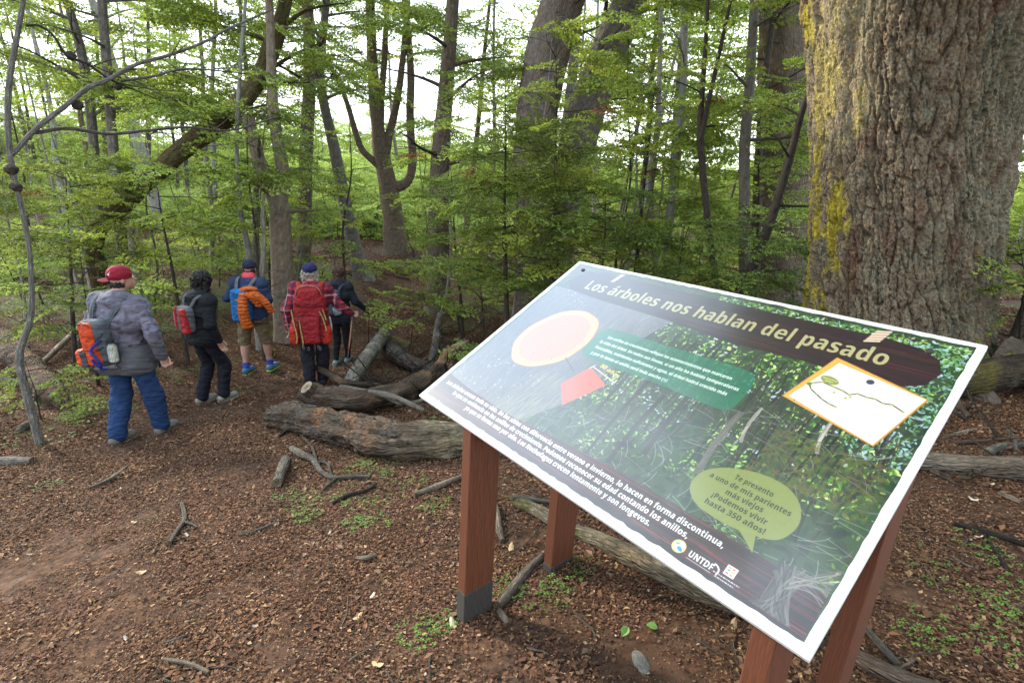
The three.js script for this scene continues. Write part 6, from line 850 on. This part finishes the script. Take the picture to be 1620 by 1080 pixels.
{ // man in shorts
  const p = person({ label: 'person in navy cap, dark blue shirt and khaki shorts walking away', at: place(407, 590, 0), turn: 0.1, build: 1.04, scale: 1.0, headTip: 0.25, headTurn: -0.1, gripL: true,
    j: { head: [0.0, 1.63, -0.08], neck: [0.0, 1.5, -0.02], ls: [-0.19, 1.42, 0.0], rs: [0.19, 1.42, 0.0], chest: [0, 1.27, 0.02], waist: [0, 1.08, 0.01], pelvis: [0, 0.93, 0.02], le: [-0.31, 1.19, 0.06], lw: [-0.16, 1.12, -0.2], re: [0.27, 1.18, 0.05], rw: [0.16, 1.05, -0.2], lh: [-0.1, 0.9, 0.01], lk: [-0.14, 0.5, 0.02], la: [-0.12, 0.1, 0.1], rh: [0.1, 0.9, 0.01], rk: [0.15, 0.51, -0.06], ra: [0.17, 0.1, -0.1] },
    upper: { name: 'shirt', m: 0.018, hem: -0.03, sleeve: 0.5, c: [0.018, 0.03, 0.07] }, lower: { name: 'shorts', m: 0.026, cut: 0.1, c: [0.13, 0.1, 0.055], floor: 0.47 }, shoe: [0.05, 0.12, 0.2], sole: [0.35, 0.5, 0.04], sock: [0.04, 0.06, 0.3], toe: 1,
    cap: { c: [0.015, 0.017, 0.04], low: 0.005 }, hair: { c: [0.02, 0.015, 0.012], down: 0.12, parts: [[[0, -0.02, 0.035], [0.08, 0.08, 0.07]]] }, scarf: [0.5, 0.06, 0.08] });
  const t = worn('backpack', 'light blue daypack on the dark blue shirt', p), bl = cloth(0.015, 0.11, 0.28, 0.7), gr = cloth(0.12, 0.13, 0.15), B = [[-0.3, 0.7, 0.05], [0.32, 1.5, 0.5]];
  soft(t, 'pack_body', [rbox([-0.05, 1.12, 0.21], [0.14, 0.24, 0.085], 0.07)], 0.02, B, bl); soft(t, 'pocket', [rbox([-0.05, 1.02, 0.28], [0.11, 0.12, 0.045], 0.04)], 0.02, B, cloth(0.015, 0.1, 0.28)); soft(t, 'lid', [rbox([-0.05, 1.32, 0.22], [0.12, 0.05, 0.085], 0.045)], 0.02, B, bl); mesh('badge', new RoundedBoxGeometry(0.07, 0.028, 0.01, 2, 0.004), cloth(0.5, 0.4, 0.2), t).position.set(-0.06, 1.22, 0.3); strap(t, [[-0.12, 1.33, 0.2], [-0.13, 1.47, 0.1], [-0.13, 1.5, 0.0], [-0.14, 1.35, -0.13], [-0.13, 1.15, -0.12]], 0.02, gr); strap(t, [[0.03, 1.33, 0.2], [0.1, 1.47, 0.1], [0.12, 1.5, 0.0], [0.13, 1.35, -0.13], [0.13, 1.15, -0.12]], 0.02, gr);
  const k = worn('down_jacket', 'orange quilted down jacket draped over the blue daypack', p, 'jacket'), og = cloth(0.42, 0.085, 0.012, 0.6), q = (name, a, b, n, r0, r1, bend) => { const l = []; for (let i = 0; i < n; i++) { const f = i / (n - 1), c = L3(a, b, f); c[0] += bend[0] * Math.sin(f * 3.14); c[1] += bend[1] * Math.sin(f * 3.14); c[2] += bend[2] * Math.sin(f * 3.14); l.push([c, lerp(r0, r1, f)]); } const f = blend(l.map(([c, r]) => ell(c, [r, r * 0.55, r * 0.8])), 0.012), bx = boxOf(l.map(x => x[0]), 0.16); mesh(name, fieldMesh((x, y, z) => f(x, y, z) + 0.004 * noise(x * 40, y * 40, z * 40), bx[0], bx[1], 0.011), og, k); };
  q('quilted_body', [0.02, 1.3, 0.28], [0.03, 0.83, 0.27], 10, 0.07, 0.085, [-0.02, 0, 0.04]); q('quilted_body', [0.09, 1.31, 0.27], [0.2, 1.14, 0.22], 6, 0.07, 0.065, [0, 0.03, 0.03]); q('sleeve', [0.16, 1.32, 0.26], [0.36, 1.05, 0.2], 8, 0.075, 0.055, [0.03, 0.02, 0.02]); q('collar', [0.02, 1.37, 0.26], [0.16, 1.38, 0.25], 5, 0.06, 0.055, [0, 0.02, 0]);
}
const plaid = (x, y, z) => { const s = Math.floor((x + z * 0.6 + 5) * 22) % 2, r = Math.floor((y + 5) * 22) % 2, c = C(0.3, 0.022, 0.035); if (s === 0) c.lerp(C(0.01, 0.01, 0.025), 0.6); if (r === 0) c.lerp(C(0.01, 0.01, 0.025), 0.6); if (((x + z * 0.6 + 5) * 15 % 3) > 2.0 && ((x + z * 0.6 + 5) * 15 % 3) < 2.2) c.lerp(C(0.45, 0.38, 0.38), 0.55); if (((y + 5) * 15 % 3) > 2.0 && ((y + 5) * 15 % 3) < 2.2) c.lerp(C(0.45, 0.38, 0.38), 0.55); return c; };
let p4, p5;
{ // person in the plaid shirt
  const p = p4 = person({ label: 'person with grey blond hair, navy cap and red plaid shirt walking with a pole', at: place(500, 612, 0), turn: 0.3, build: 1.08, scale: 0.935, headTip: 0.15, gripR: true,
    j: { head: [0.0, 1.63, -0.06], neck: [0.0, 1.49, -0.01], ls: [-0.19, 1.41, 0.0], rs: [0.19, 1.41, 0.0], chest: [0, 1.27, 0.02], waist: [0, 1.08, 0.02], pelvis: [0, 0.93, 0.03], le: [-0.31, 1.14, 0.05], lw: [-0.3, 0.88, 0.02], re: [0.36, 1.18, 0.02], rw: [0.5, 1.03, -0.14], lh: [-0.1, 0.9, 0.02], lk: [-0.09, 0.5, -0.02], la: [-0.06, 0.1, 0.1], rh: [0.1, 0.9, 0.02], rk: [0.11, 0.52, -0.08], ra: [0.09, 0.1, -0.06] },
    upper: { name: 'plaid_shirt', m: 0.026, hem: -0.06, sleeve: 0.96, color: plaid, cell: 0.0115 }, lower: { name: 'trousers', m: 0.022, cut: 0.98, wide: 0.02, c: [0.012, 0.012, 0.016], floor: 0.02 }, shoe: [0.03, 0.03, 0.035],
    cap: { c: [0.016, 0.016, 0.065], low: 0.0 }, hair: { c: [0.4, 0.36, 0.29], down: 0.18, color: (x, y, z) => C(0.24, 0.21, 0.16).multiplyScalar(0.75 + 0.9 * Math.abs(noise(x * 60, y * 6, z * 60))), parts: [[[0, -0.01, 0.02], [0.1, 0.085, 0.1]], [[0, -0.075, 0.045], [0.11, 0.07, 0.065]], [[-0.07, -0.06, 0.0], [0.04, 0.075, 0.06]], [[0.07, -0.06, 0.0], [0.04, 0.075, 0.06]]] } });
  const t = worn('backpack', 'large red trekking backpack with yellow cords on the plaid shirt', p), rd = cloth(0.2, 0.009, 0.013, 0.65), ro = cloth(0.3, 0.018, 0.01, 0.65), pk = cloth(0.4, 0.16, 0.09, 0.6), yl = cloth(0.4, 0.29, 0.1, 0.6), gy = cloth(0.5, 0.5, 0.48, 0.4), B = [[-0.36, 0.65, 0.05], [0.36, 1.6, 0.56]];
  soft(t, 'pack_body', [rbox([0, 1.1, 0.27], [0.2, 0.32, 0.12], 0.1), rbox([0, 0.95, 0.29], [0.23, 0.17, 0.13], 0.1)], 0.04, B, rd); soft(t, 'lid', [rbox([0, 1.39, 0.27], [0.165, 0.13, 0.12], 0.09)], 0.03, B, rd); soft(t, 'side_pocket', [rbox([-0.19, 0.87, 0.31], [0.07, 0.13, 0.1], 0.06)], 0.02, B, ro); soft(t, 'side_pocket', [rbox([0.19, 0.87, 0.31], [0.07, 0.13, 0.1], 0.06)], 0.02, B, ro); soft(t, 'front_pocket', [rbox([0, 0.95, 0.39], [0.13, 0.19, 0.05], 0.045)], 0.02, B, rd);
  lines(t, 'seam', [[[-0.13, 1.14, 0.43], [0, 1.155, 0.442], [0.13, 1.14, 0.43]], [[-0.16, 1.27, 0.385], [0, 1.255, 0.4], [0.16, 1.27, 0.385]], [[-0.13, 1.13, 0.43], [-0.135, 0.95, 0.435], [-0.12, 0.78, 0.43]], [[0.13, 1.13, 0.43], [0.135, 0.95, 0.435], [0.12, 0.78, 0.43]]], 0.005, cloth(0.07, 0.006, 0.008)); lines(t, 'webbing', [[[-0.2, 1.18, 0.28], [-0.21, 1.1, 0.36], [-0.15, 1.06, 0.42]], [[0.2, 1.18, 0.28], [0.21, 1.1, 0.36], [0.15, 1.06, 0.42]]], 0.008, cloth(0.05, 0.008, 0.01));
  lines(t, 'piping', [[[-0.16, 1.4, 0.37], [-0.12, 1.49, 0.36], [0, 1.525, 0.355], [0.12, 1.49, 0.36], [0.16, 1.4, 0.37]]], 0.008, pk); lines(t, 'cord', [[[-0.22, 1.2, 0.33], [-0.19, 1.05, 0.41], [-0.16, 0.88, 0.43], [-0.17, 0.78, 0.43]], [[-0.13, 1.13, 0.41], [-0.11, 0.98, 0.45], [-0.09, 0.8, 0.45], [-0.1, 0.73, 0.43]], [[0.12, 1.2, 0.39], [0.17, 1.08, 0.41], [0.2, 0.95, 0.43]], [[0.16, 1.22, 0.37], [0.2, 1.08, 0.4]]], 0.009, yl); lines(t, 'tube', [[[0.24, 1.1, 0.3], [0.255, 0.98, 0.3], [0.25, 0.85, 0.3]]], 0.012, gy);
  for (const [x, y] of [[-0.09, 0.69], [-0.03, 0.67], [0.09, 0.69], [0.11, 0.67]]) { const m = mesh('carabiner', new THREE.TorusGeometry(0.017, 0.005, 8, 18), cloth(0.22, 0.22, 0.22, 0.4), t); m.position.set(x, y + 0.035, 0.42); m.scale.set(0.65, 1.25, 1); m.rotation.y = 0.4 * x; }
  strap(t, [[-0.13, 1.4, 0.2], [-0.14, 1.49, 0.1], [-0.14, 1.5, 0.0], [-0.15, 1.35, -0.14], [-0.14, 1.1, -0.13]], 0.024, ro); strap(t, [[0.13, 1.4, 0.2], [0.14, 1.49, 0.1], [0.14, 1.5, 0.0], [0.15, 1.35, -0.14], [0.14, 1.1, -0.13]], 0.024, ro);
}
{ // person furthest along the path
  const p = p5 = person({ label: 'person with brown hair in a black fleece and leggings walking with a pole', at: place(540, 577, 0), turn: -0.05, build: 0.94, scale: 0.955, headTip: 0.2, headTurn: 0.15, gripR: true,
    j: { head: [-0.01, 1.62, -0.08], neck: [0.0, 1.49, -0.02], ls: [-0.17, 1.41, 0.0], rs: [0.17, 1.41, 0.0], chest: [0, 1.27, 0.02], waist: [0, 1.08, 0.02], pelvis: [0, 0.93, 0.03], le: [-0.26, 1.14, 0.03], lw: [-0.22, 0.98, -0.16], re: [0.29, 1.16, 0.0], rw: [0.39, 1.0, -0.2], lh: [-0.09, 0.9, 0.02], lk: [-0.08, 0.5, -0.05], la: [-0.06, 0.1, 0.08], rh: [0.09, 0.9, 0.02], rk: [0.1, 0.5, -0.06], ra: [0.08, 0.1, -0.1] },
    upper: { name: 'fleece', m: 0.022, hem: -0.1, sleeve: 0.95, hood: true, c: [0.01, 0.012, 0.018] }, lower: { name: 'leggings', m: 0.006, cut: 0.98, c: [0.008, 0.008, 0.01], floor: 0.06 }, shoe: [0.16, 0.2, 0.2],
    hair: { c: [0.06, 0.03, 0.02], down: 0.3, parts: [[[0, 0.03, 0.01], [0.1, 0.105, 0.112]], [[-0.02, -0.06, 0.07], [0.07, 0.09, 0.06]], [[-0.02, -0.06, 0.1], [-0.1, -0.24, 0.12], 0.045, 0.02]] } });
  const t = worn('backpack', 'small dark grey daypack on the black fleece', p), g1 = cloth(0.05, 0.055, 0.065), g2 = cloth(0.17, 0.18, 0.21), B = [[-0.32, 0.75, 0.05], [0.3, 1.5, 0.5]];
  soft(t, 'pack_body', [rbox([-0.04, 1.17, 0.2], [0.14, 0.22, 0.08], 0.07)], 0.02, B, g1); soft(t, 'pocket', [rbox([0.06, 1.05, 0.25], [0.06, 0.08, 0.05], 0.04, 0.3)], 0.02, B, g2); soft(t, 'front_panel', [rbox([-0.08, 1.25, 0.265], [0.08, 0.11, 0.03], 0.03)], 0.02, B, g2); strap(t, [[-0.1, 1.34, 0.19], [-0.12, 1.47, 0.1], [-0.12, 1.49, 0.0], [-0.12, 1.36, -0.13], [-0.12, 1.15, -0.12]], 0.02, g1); strap(t, [[0.05, 1.34, 0.19], [0.11, 1.47, 0.1], [0.12, 1.49, 0.0], [0.13, 1.36, -0.13], [0.12, 1.15, -0.12]], 0.02, g1);
}
// trekking poles, from the gripping hand to the ground
for (const [p, hand, px, py, label] of [[p4, [0.52, 0.98, -0.18], 545, 612, 'black trekking pole held by the plaid shirted person'], [p5, [0.42, 0.95, -0.25], 583, 556, 'black trekking pole with an orange shaft held by the person in black fleece']]) {
  const a = V(...hand).applyMatrix4(p.matrixWorld), b = hit(px, py); const t = thing('trekking_pole', label, 'pole', null, b), d = a.clone().sub(b), e = f => d.clone().multiplyScalar(f), bk = new THREE.MeshStandardMaterial({ color: C(0.02, 0.02, 0.022), roughness: 0.4 });
  mesh('lower_shaft', tube([e(0), e(0.28), e(0.55)], [0.0045, 0.007, 0.008], { sides: 8 }), bk, t); mesh('upper_shaft', tube([e(0.55), e(0.8), e(0.98)], [0.0095], { sides: 8 }), new THREE.MeshStandardMaterial({ color: C(0.24, 0.1, 0.05), roughness: 0.4 }), t); mesh('lock', tube([e(0.53), e(0.57)], [0.014], { sides: 10 }), cloth(0.4, 0.06, 0.02), t); mesh('grip', tube([e(0.93), e(1.0), e(1.07)], [0.016, 0.018, 0.015], { sides: 10 }), bk, t); mesh('basket', new THREE.CylinderGeometry(0.035, 0.03, 0.006, 16), bk, t).position.copy(e(0.06));
}
renderer.render(scene, camera);
